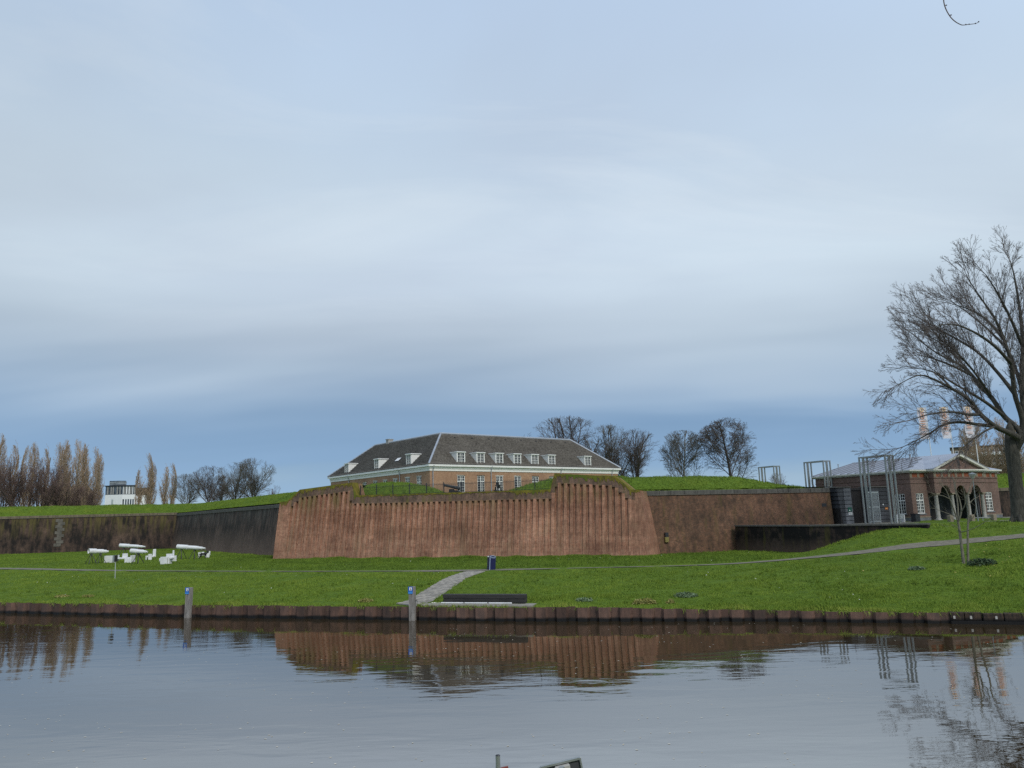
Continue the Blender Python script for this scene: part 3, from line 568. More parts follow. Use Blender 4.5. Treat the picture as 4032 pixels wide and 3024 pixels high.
def rect_wall(b, x0, x1, z0, z1, holes, y0=0.0, t=.35):
    """wall in the x,z plane facing -y with rectangular openings (x0,x1,z0,z1)"""
    xs_ = sorted({x0, x1} | {h[0] for h in holes} | {h[1] for h in holes}); zs_ = sorted({z0, z1} | {h[2] for h in holes} | {h[3] for h in holes})
    for i in range(len(xs_) - 1):
        for j in range(len(zs_) - 1):
            mx, mz = (xs_[i] + xs_[i + 1]) / 2, (zs_[j] + zs_[j + 1]) / 2
            if any(h[0] < mx < h[1] and h[2] < mz < h[3] for h in holes): continue
            b.quad((xs_[i], y0, zs_[j]), (xs_[i + 1], y0, zs_[j]), (xs_[i + 1], y0, zs_[j + 1]), (xs_[i], y0, zs_[j + 1]))
    for h in holes:
        a, c, d, e = h
        b.quad((a, y0, d), (a, y0, e), (a, y0 + t, e), (a, y0 + t, d)); b.quad((c, y0, d), (c, y0 + t, d), (c, y0 + t, e), (c, y0, e)); b.quad((a, y0, e), (c, y0, e), (c, y0 + t, e), (a, y0 + t, e)); b.quad((a, y0, d), (a, y0 + t, d), (c, y0 + t, d), (c, y0, d))
    return b
def rot_mesh(b, rz):
    c, s_ = math.cos(rz), math.sin(rz); b.v = [(x * c - y * s_, x * s_ + y * c, z) for x, y, z in b.v]; return b

# ---------------------------------------------------------------- barracks house
HO = at(1692, 1828, 110); HRZ = math.atan2(.622, .783); HB = 8.1
hs = thing('barracks_house', 'long brown brick house with dark hipped roof and white dormers behind the bastion', 'house', (HO.x, HO.y, HB), HRZ)
def hz(z): return z - HB
LX, LY, WD = 37.2, 31.3, 11.0; EV = hz(13.42); RG = hz(18.5); HW = WD / 2
RW = [5.27, 8.77, 12.2, 15.67, 19.13, 22.58, 26.4, 30.33, 34.0]; LW = [2.9, 6.02, 9.6, 12.6, 15.72, 19.15, 22.32, 26.0, 29.2]
WH = 2.36; WZ = hz(9.55)
holes = [(x - .66, x + .66, WZ, WZ + WH) for x in RW]
obj('wall', rect_wall(MB(), 0, LX, 0, hz(12.6), holes), hs, mat=MAT['house_brick'])
lw = rect_wall(MB(), 0, LY, 0, hz(12.6), [(LY - y - .66, LY - y + .66, WZ, WZ + WH) for y in LW]); rot_mesh(lw, -math.pi / 2); lw.v = [(x, y + LY, z) for x, y, z in lw.v]
obj('wall', lw, hs, mat=MAT['house_brick'])
bk = MB(); bk.quad((LX, 0, 0), (LX, WD, 0), (LX, WD, hz(12.6)), (LX, 0, hz(12.6))); bk.quad((LX, WD, 0), (WD, WD, 0), (WD, WD, hz(12.6)), (LX, WD, hz(12.6))); bk.quad((WD, WD, 0), (WD, LY, 0), (WD, LY, hz(12.6)), (WD, WD, hz(12.6))); bk.quad((WD, LY, 0), (0, LY, 0), (0, LY, hz(12.6)), (WD, LY, hz(12.6)))
obj('rear_wall', bk, hs, mat=MAT['house_brick'])
# cornice in three steps
for z0, z1, o_ in ((12.53, 12.86, .08), (12.86, 13.14, .16), (13.14, 13.42, .42)):
    b = MB(); z0, z1 = hz(z0), hz(z1) - .004; b.box(-o_, LX + o_, -o_, .3, z0, z1); b.box(-o_, .3, .302, LY + o_, z0, z1); b.box(LX - .3, LX + o_, .302, WD + o_, z0, z1); b.box(.302, WD + o_, LY - .3, LY + o_, z0, z1); obj('cornice', b, hs, mat=MAT['white_paint'])
wm = window_meshes(1.32, WH, 4, 6, 4, 'hw')
lintel = MB().box(-.74, .74, -.1, .05, WH, WH + .1).mesh('hl'); lintel.materials.append(MAT['white_paint']); sill = MB().box(-.76, .76, -.12, .05, -.09, -.004).mesh('hsill'); sill.materials.append(MAT['white_paint'])
for x in RW: put_window(hs, wm, (x, .1, WZ), 0, (('lintel', lintel), ('sill', sill)))
for y in LW: put_window(hs, wm, (.1, y, WZ), -math.pi / 2, (('lintel', lintel), ('sill', sill)))
# tiled slopes: real pantile relief
def slope(name, O, U, Lu, insetL, insetR, rise, run, dirn, mat='pantile', tw=.26, th=.44):
    """O eave corner, U along the eave, dirn horizontal direction up the slope; insets at the ridge at each end"""
    O = Vector(O); U = Vector(U); D = Vector(dirn); Ls = math.hypot(rise, run); nv = int(Ls / th); nu = int(Lu / tw) * 2
    nrm = (U.cross(D * run + Vector((0, 0, rise)))).normalized()
    if nrm.z < 0: nrm = -nrm
    us = np.linspace(0, Lu, nu + 1); V = []; Fq = []
    rows = []
    for j in range(nv):
        rows += [(j / nv, .085), ((j + 1) / nv - 1e-4, .0)]
    for t, lift in rows:
        a = insetL * t; c = Lu - insetR * t; uu = np.clip(us, a, c)
        for i, u_ in enumerate(uu):
            h = lift + (.028 if i % 2 else -.012); p = O + U * float(u_) + D * (run * t) + Vector((0, 0, rise * t)) + nrm * h; V.append((p.x, p.y, p.z))
    k = nu + 1; I_ = np.arange(len(rows) * k).reshape(len(rows), k)
    Fq = np.stack([I_[:-1, :-1], I_[:-1, 1:], I_[1:, 1:], I_[1:, :-1]], -1).reshape(-1, 4)
    o = obj(name, np_mesh(name, V, Fq), hs, mat=MAT[mat]); o['kind'] = 'stuff'; return o
EO = .40; rise = RG - EV; run = HW + EO
slope('roof_tiles', (-EO, -EO, EV), (1, 0, 0), LX + 2 * EO, run, run, rise, run, (0, 1, 0))
slope('roof_tiles', (-EO, LY + EO, EV), (0, -1, 0), LY + 2 * EO, run, run, rise, run, (1, 0, 0))
slope('roof_tiles', (LX + EO, -EO, EV), (0, 1, 0), WD + 2 * EO, run, run, rise, run, (-1, 0, 0))
slope('roof_tiles', (WD + EO, LY + EO, EV), (-1, 0, 0), WD + 2 * EO, run, run, rise, run, (0, -1, 0))
b = MB(); b.quad((LX + EO, WD + EO, EV), (WD + EO, WD + EO, EV), (HW, HW, RG), (LX - HW, HW, RG)); b.quad((WD + EO, WD + EO, EV), (WD + EO, LY + EO, EV), (HW, LY - HW, RG), (HW, HW, RG)); obj('rear_roof', b, hs, mat=MAT['pantile'])
rp_ = MB(); rp_.tube((HW, HW, RG + .03), (LX - HW, HW, RG + .03), .17, n=8); obj('ridge_cap', rp_, hs, mat=MAT['zinc'])
rp_ = MB(); rp_.tube((HW, HW, RG + .03), (HW, LY - HW, RG + .03), .17, n=8); obj('ridge_cap', rp_, hs, mat=MAT['zinc'])
for a in ((-EO, -EO), (LX + EO, -EO), (-EO, LY + EO)):
    e = (HW if a[0] < 9 else LX - HW, HW if a[1] < 9 else LY - HW); obj('hip_cap', MB().tube((a[0], a[1], EV + .06), (e[0], e[1], RG + .05), .15, n=8), hs, mat=MAT['zinc'])
# gutter and downpipes
for x in (.43, 10.54, 24.29, 35.68): obj('downpipe', MB().tube((x, -.14, 0), (x, -.14, hz(12.5)), .06).tube((x, -.14, hz(12.5)), (x, -.46, hz(13.3)), .055), hs, mat=MAT['zinc'])
for y in (8.04, 24.31): obj('downpipe', MB().tube((-.14, y, 0), (-.14, y, hz(12.5)), .06).tube((-.14, y, hz(12.5)), (-.46, y, hz(13.3)), .055), hs, mat=MAT['zinc'])
# dormers
def dormer_meshes():
    w_ = 1.46; h_ = 1.72; sl = rise / run; dp = h_ / sl
    body = MB()
    for s_ in (-1, 1):
        x = s_ * w_ / 2; x2 = x - s_ * .1
        body.add([(x, 0, -.05), (x, 0, h_), (x, dp, h_), (x2, 0, -.05), (x2, 0, h_), (x2, dp, h_)], [(0, 1, 2), (5, 4, 3), (0, 3, 4, 1)])
    body.box(-w_ / 2, w_ / 2, -.03, .04, -.12, .02)
    rf = MB().box(-w_ / 2 - .1, w_ / 2 + .1, -.13, dp + .1, h_, h_ + .11)
    ld = MB().box(-w_ / 2 - .06, w_ / 2 + .06, -.09, dp + .06, h_ + .112, h_ + .14)
    r_ = []
    for n, b_, mt in (('cheek', body, 'white_paint'), ('roof', rf, 'white_paint'), ('lead', ld, 'zinc')):
        me = b_.mesh('dormer' + n); me.materials.append(MAT[mt]); r_.append(me)
    return r_
dm = dormer_meshes(); dwm = window_meshes(1.26, 1.70, 4, 4, None, 'dw')
def put_dormer(loc, rz):
    o = obj('dormer', dm[0], hs, loc, rz); obj('dormer_roof', dm[1], o); obj('lead_flashing', dm[2], o)
    for nm, me in zip(('window_frame', 'glazing_bars', 'pane'), dwm): obj(nm, me, o, (0, .03, .01))
for x in (5.27, 8.75, 12.2, 15.65, 19.1, 22.56, 30.35): put_dormer((x, -.05, hz(13.5)), 0)
for y in (5.6, 15.2, 25.3): put_dormer((-.05, y, hz(13.5)), -math.pi / 2)
# skylight on the left slope, chimney on its ridge
sl = rise / run; t0 = .27; px_ = -EO + run * t0; pz = EV + rise * t0
sk = MB().box(-.42, .42, -.65, .65, .05, .16); o = obj('skylight', sk, hs, (px_, 10.6, pz), None, MAT['black_iron'], (0, -math.atan2(rise, run), 0)); o.rotation_euler = (0, -math.atan2(rise, run), 0)
obj('pane', MB().box(-.36, .36, -.56, .56, .162, .17), o, mat=MAT['white_coat'])
o = obj('chimney', MB().box(-.45, .45, -.4, .4, -.7, .55), hs, (HW + .2, 21.3, RG), None, MAT['pale_stone']); obj('chimney_cap', MB().box(-.52, .52, -.47, .47, .55, .66), o, mat=MAT['pale_stone'])
for i in range(8): obj('roof_vent', MB().cbox(-.12, .12, -.1, .1, 0, .14, .03), hs, (7.5 + i * 3.2, HW - .75, RG - .62), None, MAT['black_iron'])
plain('house_floor', (.02, .02, .02), None); obj('interior_floor', MB().box(.6, LX - .5, .6, WD - .5, hz(13), hz(13.05)).box(.6, WD - .5, WD, LY - .5, hz(13), hz(13.05)), hs, mat=MAT['house_floor'])

# ---------------------------------------------------------------- iron fence on the bastion
fz = 6.45
fn = thing('iron_fence', 'black iron railing along the low parapet of the bastion', 'fence', bw(9.9, 1.95, fz), BRZ)
FL = 22.2; npst = 11
pk = MB().tube((0, 0, .08), (0, 0, 1.1), .016, n=5).tube((0, 0, 1.1), (0, 0, 1.18), .016, .002, n=5).mesh('picket'); pk.materials.append(MAT['black_iron'])
pst = MB().box(-.04, .04, -.04, .04, -.1, 1.2).tube((0, 0, 1.2), (0, 0, 1.26), .03, .01).mesh('post'); pst.materials.append(MAT['black_iron'])
for i in range(npst + 1): obj('post', pst, fn, (FL * i / npst, 0, -.12 * i / npst))
for z in (.16, .98): obj('rail', MB().box(0, FL, -.012, .012, z - .015, z + .015), fn, rot=(0, math.atan2(.12, FL), 0), mat=MAT['black_iron'])
for i in range(npst):
    for j in range(1, 14): t = (i + j / 14) / npst; obj('picket', pk, fn, (FL * t, 0, -.12 * t))
# ---------------------------------------------------------------- cannons
def cannon(loc, rz, label, elev, sc=1.0):
    t = thing('cannon', label, 'cannon', loc, rz, 'old cannons on the bastion'); t.scale = (sc,) * 3
    bar = MB(); bar.sm = True; d = Vector((math.cos(elev), 0, math.sin(elev))); p0 = Vector((-.75, 0, .72))
    bar.lathe([(-.16, .0), (-.13, .06), (-.08, .06), (-.05, .05), (0, .2), (.06, .235), (.12, .235), (.14, .215), (.6, .205), (.62, .225), (.68, .225), (.7, .195), (1.5, .155), (1.52, .17), (1.57, .17), (1.6, .15), (2.0, .145), (2.12, .19), (2.2, .185), (2.22, .15), (2.22, .085), (1.7, .08)], p0, d, 18)
    o = obj('barrel', bar, t, mat=MAT['dark_bronze']); q = p0 + d * 1.0; obj('trunnion', MB().tube((q.x, -.36, q.z), (q.x, .36, q.z), .06), o, mat=MAT['dark_bronze'])
    for s_ in (-1, 1): obj('carriage_cheek', MB().prism([(-.95, .12), (.55, .12), (.62, .3), (.6, .66), (.2, .7), (.12, .55), (-.3, .5), (-.35, .4), (-.7, .36), (-.75, .25), (-.95, .24)], s_ * .3 - .05, s_ * .3 + .05), t, mat=MAT['black_timber'])
    for x in (-.7, .38):
        obj('axle', MB().tube((x, -.5, .15), (x, .5, .15), .05), t, mat=MAT['black_timber'])
        for s_ in (-1, 1): obj('wheel', MB().tube((x, s_ * .42, .15), (x, s_ * .52, .15), .17, n=14), t, mat=MAT['black_timber'])
    return t
c1 = bw(20.4, 3.6, 6.2); cannon((c1.x, c1.y, 8.35), R(160), 'old cannon seen side-on behind the railing, muzzle pointing up to the side', R(13), .85)
c2 = bw(25.6, 3.2, 6.2); cannon((c2.x, c2.y, 8.35), R(-92), 'old cannon pointing straight out between the railings', R(8), .85)
pl = MB().box(9.9, 32, 1.2, 5.5, 6.0, 6.32); tag(obj('gun_platform', pl, loc=BA, rz=BRZ, mat=MAT['concrete']), 'level gun platform behind the low parapet', 'platform', kind='structure')

# ---------------------------------------------------------------- gatehouse
GO = at(3578, 1849, 87); GB = 4.1; GRZ = math.atan2(.443, .896)
gh = thing('gatehouse', 'small dark brick gatehouse with white pediment, arcade and zinc roof', 'gatehouse', (GO.x, GO.y, GB), GRZ)
def gz_(z): return z - GB
GW, GL = 15.2, 13.2; EZ = gz_(9.42); PX0, PX1, PD = 2.7, 11.5, .9
winh = gz_(7.15) - gz_(4.95); wz = gz_(4.95)
gm = window_meshes(1.24, winh, 4, 6, 4, 'gw'); gs_ = MB().box(-.76, .76, -.16, .05, -.12, -.004).mesh('gs'); gs_.materials.append(MAT['grey_block'])
def keyst(s_):
    b = MB()
    if s_ == 0: b.prism([(-.12, winh + .06), (.12, winh + .06), (.15, winh + .5), (-.15, winh + .5)], -.03, .1)
    else: b.prism([(s_ * .66, winh - .18), (s_ * .86, winh - .18), (s_ * 1.0, winh + .52), (s_ * .8, winh + .52)][::s_], -.03, .1)
    me = b.mesh('key'); me.materials.append(MAT['sand_stone']); return me
ex = (('sill', gs_), ('keystone', keyst(0)), ('keystone', keyst(1)), ('keystone', keyst(-1)))
obj('wall', rect_wall(MB(), 0, PX0, 0, EZ, [(1.32 - .62, 1.32 + .62, wz, wz + winh)]), gh, mat=MAT['gatehouse_brick'])
obj('wall', rect_wall(MB(), PX1, GW, 0, EZ, [(13.25 - .62, 13.25 + .62, wz, wz + winh)]), gh, mat=MAT['gatehouse_brick'])
put_window(gh, gm, (1.32, .1, wz), 0, ex); put_window(gh, gm, (13.25, .1, wz), 0, ex)
sw = rect_wall(MB(), 0, GL, 0, EZ, [(GL - 1.5 - .62, GL - 1.5 + .62, wz, wz + winh), (GL - 11.3 - .5, GL - 11.3 + .5, gz_(8.3), gz_(9.25))]); rot_mesh(sw, -math.pi / 2); sw.v = [(x, y + GL, z) for x, y, z in sw.v]
obj('side_wall', sw, gh, mat=MAT['gatehouse_brick']); put_window(gh, gm, (.1, 1.5, wz), -math.pi / 2, ex)
sm_ = window_meshes(1.0, .95, 4, 2, None, 'gsm'); put_window(gh, sm_, (.1, 11.3, gz_(8.3)), -math.pi / 2)
b = MB(); b.quad((GW, 0, 0), (GW, GL, 0), (GW, GL, EZ), (GW, 0, EZ)); b.quad((GW, GL, 0), (0, GL, 0), (0, GL, EZ), (GW, GL, EZ)); obj('rear_wall', b, gh, mat=MAT['gatehouse_brick'])
# arcade wall of the portico
ARC = [4.45, 7.1, 9.75]; AR = .82; SP = gz_(7.12); COLS = [3.12, 5.78, 8.43, 11.08]
def arcade():
    b = MB(); y0, y1 = -PD, -PD + .5; xs_ = list(np.arange(PX0, PX1 + .001, .05))
    def lo(x):
        for c in ARC:
            if abs(x - c) < AR: return SP + math.sqrt(AR * AR - (x - c) ** 2)
        return SP if PX0 + .75 < x < PX1 - .75 else (SP)
    for a, c in zip(xs_[:-1], xs_[1:]):
        za, zc = lo(a), lo(c); b.quad((a, y0, za), (c, y0, zc), (c, y0, EZ), (a, y0, EZ)); b.quad((c, y1, zc), (a, y1, za), (a, y1, EZ), (c, y1, EZ)); b.quad((a, y0, za), (a, y1, za), (c, y1, zc), (c, y0, zc))
    for x, s_ in ((PX0, -1), (PX1, 1)): b.quad((x, y0, SP), (x, 2.6, SP), (x, 2.6, EZ), (x, y0, EZ))
    return b
obj('arcade', arcade(), gh, mat=MAT['gatehouse_brick'])
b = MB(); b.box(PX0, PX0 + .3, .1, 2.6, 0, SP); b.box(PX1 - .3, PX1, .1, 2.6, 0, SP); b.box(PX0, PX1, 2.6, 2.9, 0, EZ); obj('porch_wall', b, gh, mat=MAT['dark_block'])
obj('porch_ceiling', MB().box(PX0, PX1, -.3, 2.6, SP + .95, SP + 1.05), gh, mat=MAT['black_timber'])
obj('porch_door', MB().box(6.3, 7.9, 2.5, 2.595, 0, 2.5), gh, mat=MAT['near_black'])
for c in COLS:
    o = obj('column', MB().lathe([(.12, .27), (.3, .235), (1.2, .23), (2.55, .19), (2.6, .22), (2.66, .2)], (c, -PD + .28, .08), n=18), gh, mat=MAT['pale_stone']); o.data.polygons.foreach_set('use_smooth', [True] * len(o.data.polygons))
    obj('column_base', MB().cbox(c - .33, c + .33, -PD - .05, -PD + .61, 0, .14, .03).lathe([(.13, .31), (.2, .31), (.24, .26)], (c, -PD + .28, 0), n=18), o, mat=MAT['pale_stone'])
    obj('capital', MB().box(c - .28, c + .28, -PD - .02, -PD + .58, SP - .14, SP - .004).lathe([(SP - .3, .19), (SP - .14, .27)], (c, -PD + .28, 0), n=18), o, mat=MAT['trim_stone'])
# plinth, string courses, frieze
def band(name, z0, z1, o_, mat):
    b = MB(); b.box(-o_, PX0, -o_, .02, z0, z1); b.box(PX1, GW + o_, -o_, .02, z0, z1); b.box(-o_, .02, .021, GL, z0, z1); b.box(GW - .02, GW + o_, .021, GL, z0, z1)
    if z0 > 3: b.box(PX0 - o_, PX1 + o_, -PD - o_, -PD + .02, z0, z1); b.box(PX0 - o_, PX0 + .02, -PD + .021, -o_ - .001, z0, z1); b.box(PX1 - .02, PX1 + o_, -PD + .021, -o_ - .001, z0, z1)
    return obj(name, b, gh, mat=MAT[mat])
band('plinth', 0, .42, .06, 'grey_block'); band('plinth_moulding', .424, .52, .09, 'trim_stone'); band('string_course', gz_(8.24), gz_(8.32), .06, 'gatehouse_brick'); band('string_course', gz_(8.74), gz_(8.83), .07, 'gatehouse_brick')
fr_z0, fr_z1 = gz_(8.86), gz_(9.36)
def frieze(x0, x1, y, n, rz=0):
    for i in range(n):
        a = x0 + (x1 - x0) * i / n; c = x0 + (x1 - x0) * (i + 1) / n; w_ = c - a
        obj('frieze_panel', MB().box(a + .2, c - .2, y - .012, y + .02, fr_z0 + .05, fr_z1 - .04), gh, mat=MAT['frieze_brick'])
        o = obj('triglyph', MB().box(a - .17, a - .02, y - .045, y + .02, fr_z0, fr_z1).box(a + .02, a + .17, y - .045, y + .02, fr_z0, fr_z1), gh, mat=MAT['trim_stone'])
    obj('triglyph', MB().box(x1 - .17, x1 - .02, y - .045, y + .02, fr_z0, fr_z1).box(x1 + .02, x1 + .17, y - .045, y + .02, fr_z0, fr_z1), gh, mat=MAT['trim_stone'])
frieze(.2, PX0 - .1, 0, 2); frieze(PX0 + .2, PX1 - .2, -PD, 7); frieze(PX1 + .5, GW - .2, 0, 3)
for z0, z1, o_ in ((9.42, 9.56, .2), (9.56, 9.72, .42)):
    b = MB(); z0, z1 = gz_(z0), gz_(z1) - .003; b.box(-o_, PX0 - o_, -o_, .3, z0, z1); b.box(PX1 + o_, GW + o_, -o_, .3, z0, z1); b.box(-o_, .3, .301, GL + .2, z0, z1); b.box(GW - .3, GW + o_, .301, GL + .2, z0, z1); b.box(PX0 - o_, PX1 + o_, -PD - o_, .3, z0, z1); obj('cornice', b, gh, mat=MAT['cream_paint'])
plain('seam_zinc', (.2, .22, .26), (.15, .17, .2), 1, .6)
# zinc roof with standing seams, pediment in front
RZ_ = gz_(11.42); EZ2 = gz_(9.72); cx_ = GW / 2 - .45
b = MB(); o_ = .42; b.quad((-o_, -o_, EZ2), (cx_, 3.2, RZ_), (cx_, GL + .2, RZ_), (-o_, GL + .2, EZ2)); b.quad((GW + o_, -o_, EZ2), (GW + o_, GL + .2, EZ2), (cx_, GL + .2, RZ_), (cx_, 3.2, RZ_)); b.add([(-o_, -o_, EZ2), (GW + o_, -o_, EZ2), (cx_, 3.2, RZ_)], [(0, 1, 2)]); b.add([(-o_, GL + .2, EZ2), (cx_, GL + .2, RZ_), (GW + o_, GL + .2, EZ2)], [(0, 1, 2)])
obj('roof', b, gh, mat=MAT['zinc_roof'])
for i in range(17):
    y = .5 + i * 1.05
    if y > GL: break
    t1 = min(1.0, (y + o_) / (3.2 + o_)); x1 = -o_ + (cx_ + o_) * t1; z1 = EZ2 + (RZ_ - EZ2) * t1
    for sgn in (0, 1):
        X0, X1_ = (-o_, x1) if not sgn else (GW + o_, GW + o_ - (GW + o_ - cx_) * t1)
        obj('roof_seam', MB().hexa([(X0, y - .05, EZ2 - .02), (X1_, y - .05, z1 - .02), (X1_, y + .05, z1 - .02), (X0, y + .05, EZ2 - .02), (X0, y - .035, EZ2 + .12), (X1_, y - .035, z1 + .12), (X1_, y + .035, z1 + .12), (X0, y + .035, EZ2 + .12)]), gh, mat=MAT['seam_zinc'])
obj('ridge', MB().tube((cx_, 3, RZ_ + .03), (cx_, GL + .25, RZ_ + .03), .09), gh, mat=MAT['zinc'])
for x, y in ((3.3, 12.4), (5.6, 6.6), (6.0, 4.2)):
    t = (x + o_) / (cx_ + o_); zz_ = EZ2 + (RZ_ - EZ2) * t; obj('flue', MB().tube((x, y, zz_ - .1), (x, y, zz_ + .6), .12 if x > 4 else .06).tube((x, y, zz_ + .6), (x, y, zz_ + .68), .17 if x > 4 else .1), gh, mat=MAT['zinc'])
pc = (PX0 + PX1) / 2; pw = (PX1 - PX0) / 2 + .42; pz0 = EZ2; pz1 = gz_(11.45)
obj('pediment', MB().prism([(pc - pw + .25, pz0), (pc + pw - .25, pz0), (pc, pz1 - .2)], -PD - .05, 3.6), gh, mat=MAT['gatehouse_brick'])
for s_ in (-1, 1):
    a = (pc + s_ * pw, pz0); c = (pc, pz1)
    obj('raking_cornice', MB().prism([(a[0], a[1] + .004), (c[0] + s_ * .001, c[1] - .0), (c[0] + s_ * .001, c[1] - .26), (a[0] - s_ * .6, a[1] + .004)][::s_], -PD - .42, 3.6), gh, mat=MAT['cream_paint'])
    obj('pediment_roof', MB().prism([(a[0] + s_ * .03, a[1] + .02), (c[0] + s_ * .001, c[1] + .02), (c[0] + s_ * .001, c[1] + .07), (a[0] + s_ * .03, a[1] + .07)][::s_], -PD - .45, 4.2), gh, mat=MAT['zinc_roof'])
obj('wall_ornament', MB().box(-.09, .09, -.06, .0, -.3, .3).box(-.2, .2, -.05, .0, .02, .16).box(.02, .24, -.05, 0, -.36, -.24), gh, (pc, -PD - .06, pz0 + .78), None, MAT['black_iron'])

# ---------------------------------------------------------------- gate: rusticated piers, boards for the passage shade, slatted steel leaf
WRZ = math.atan2(ec.y, ec.x)
def wpt(t, y, z): return Vector((WCA[0], WCA[1], 0)) + ec * t + Vector((-ec.y, ec.x, 0)) * y + Vector((0, 0, z))
def tC(px, py): return cwx(px, py)[0]
tl0, tl1, tr0, tr1 = tC(3286, 1921), tC(3342, 1921), tC(3432, 1990), tC(3503, 1990)
gp = thing('gate_pier', 'grey stone block gate pier with darker left blocks, carrying green and white plates', 'gate pier', wpt(tl0, -.2, 4.05), WRZ)
wl = tl1 - tl0; nC = 9; ch = 3.86 / nC
for i in range(nC):
    z0, z1 = i * ch, (i + 1) * ch - .06; bt = .62 * (1 - i / nC)
    obj('stone_block', MB().cbox(bt * .9, wl * .5, 0, 1.4, z0, z1, .02), gp, mat=MAT['dark_block']); obj('stone_block', MB().cbox(wl * .5 + .004, wl + .1 * (1 - i / nC), -.03, 1.4, z0, z1, .02), gp, mat=MAT['grey_block'])  # left block of each course is darker than the right one
obj('backing', MB().box(.35, wl - .05, .06, 1.5, -.3, 3.9), gp, mat=MAT['black_timber']); obj('cap', MB().cbox(-.05, wl + .06, -.08, 1.5, 3.87, 3.97, .02), gp, mat=MAT['cap_dark'])
sp = thing('gate_sign', 'small dark green plate with a white mark on the grey gate pier', 'sign', wpt(tl0 + wl * .78, -.24, 5.62), WRZ); obj('plate', MB().box(-.22, .28, -.03, -.004, -.22, .22), sp, mat=MAT['dark_green_sign']); obj('white_mark', MB().box(-.04, .02, -.034, -.031, -.14, -.02).box(-.1, .1, -.034, -.031, -.16, -.10), sp, mat=MAT['white_coat'])
sp = thing('gate_sign', 'small white plate with a line of text below the green plate', 'sign', wpt(tl0 + wl * .8, -.24, 5.2), WRZ); obj('plate', MB().box(-.22, .28, -.03, -.004, -.13, .12), sp, mat=MAT['white_coat']); obj('text_line', MB().box(-.15, .18, -.033, -.031, -.02, .03), sp, mat=MAT['grey_block'])
gp2 = thing('gate_pier', 'dark stone block gate pier behind the nearest tall steel frame', 'gate pier', wpt(tr0, .1, 4.05), WRZ); wr = tr1 - tr0
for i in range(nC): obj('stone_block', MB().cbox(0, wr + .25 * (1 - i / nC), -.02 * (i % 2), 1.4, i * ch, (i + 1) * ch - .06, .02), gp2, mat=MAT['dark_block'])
obj('backing', MB().box(.05, wr - .02, .06, 1.5, -.3, 3.86), gp2, mat=MAT['black_timber']); obj('cap', MB().cbox(-.06, wr + .06, -.07, 1.5, 3.87, 3.98, .02), gp2, mat=MAT['cap_dark'])
sp = thing('gate_sign', 'small orange plate on the dark gate pier', 'sign', wpt(tr0 + wr * .82, .06, 5.6), WRZ); obj('plate', MB().box(-.2, .2, -.03, -.004, -.1, .12), sp, mat=MAT['orange_sign']); obj('text_line', MB().box(-.12, .12, -.033, -.031, 0, .035), sp, mat=MAT['yellow_print'])
sp = thing('gate_sign', 'tiny white square plate high on the dark gate pier', 'sign', wpt(tr0 + wr * .66, .06, 6.05), WRZ); obj('plate', MB().box(-.07, .07, -.03, -.004, -.07, .07), sp, mat=MAT['white_coat']); obj('screw', MB().box(-.01, .01, -.036, -.031, .03, .05), sp, mat=MAT['steel'])
gd = thing('passage_shade_boards', 'near-black boards standing in for the shade of the gate passage between the piers', 'gate', wpt(tl1, 1.2, 4.05), WRZ); gw = tr0 - tl1; nb_ = 12  # near-black boards added to stand for the shade inside the passage
for i in range(nb_): obj('dark_board', MB().box(gw * i / nb_ + .01, gw * (i + 1) / nb_ - .01, 0, .08, 0, 3.8), gd, mat=MAT['near_black'])
obj('rail', MB().box(0, gw, .081, .16, .5, .7).box(0, gw, .081, .16, 2.8, 3.0), gd, mat=MAT['near_black']); obj('lintel', MB().box(-.3, gw + .3, -.1, .4, 3.6, 3.86), gd, mat=MAT['near_black'])
wlamp = thing('wall_lamp', 'round white wall lamp in the dark gate passage', 'lamp', wpt(tl1 + .55, 1.15, 6.55), WRZ)
b = MB(); b.sm = True; b.lathe([(-.15, .0), (-.13, .08), (-.06, .14), (.0, .155), (.07, .13), (.12, .07), (.14, 0)], (0, -.16, 0), n=14); obj('globe', b, wlamp, mat=MAT['white_coat']); obj('bracket', MB().tube((0, 0, -.02), (0, -.16, -.12), .03), wlamp, mat=MAT['black_iron'])
lf = thing('gate_leaf', 'open pale steel gate leaf of upright bars in front of the shaded passage', 'gate', wpt(tC(3381, 1990), -1.2, 4.13), WRZ + R(2)); lw_ = 1.75; lh = 3.35
obj('frame', MB().box(0, .07, 0, .06, 0, lh).box(lw_ - .07, lw_, 0, .06, 0, lh).box(.07, lw_ - .07, 0, .06, .08, .16).box(.07, lw_ - .07, 0, .06, 1.62, 1.7).box(.07, lw_ - .07, 0, .06, lh - .2, lh - .12), lf, mat=MAT['light_steel'])
for i in range(1, 11): x = .07 + (lw_ - .14) * i / 11; obj('bar', MB().box(x - .022, x + .022, .015, .05, 0.05, lh - .02), lf, mat=MAT['light_steel'])
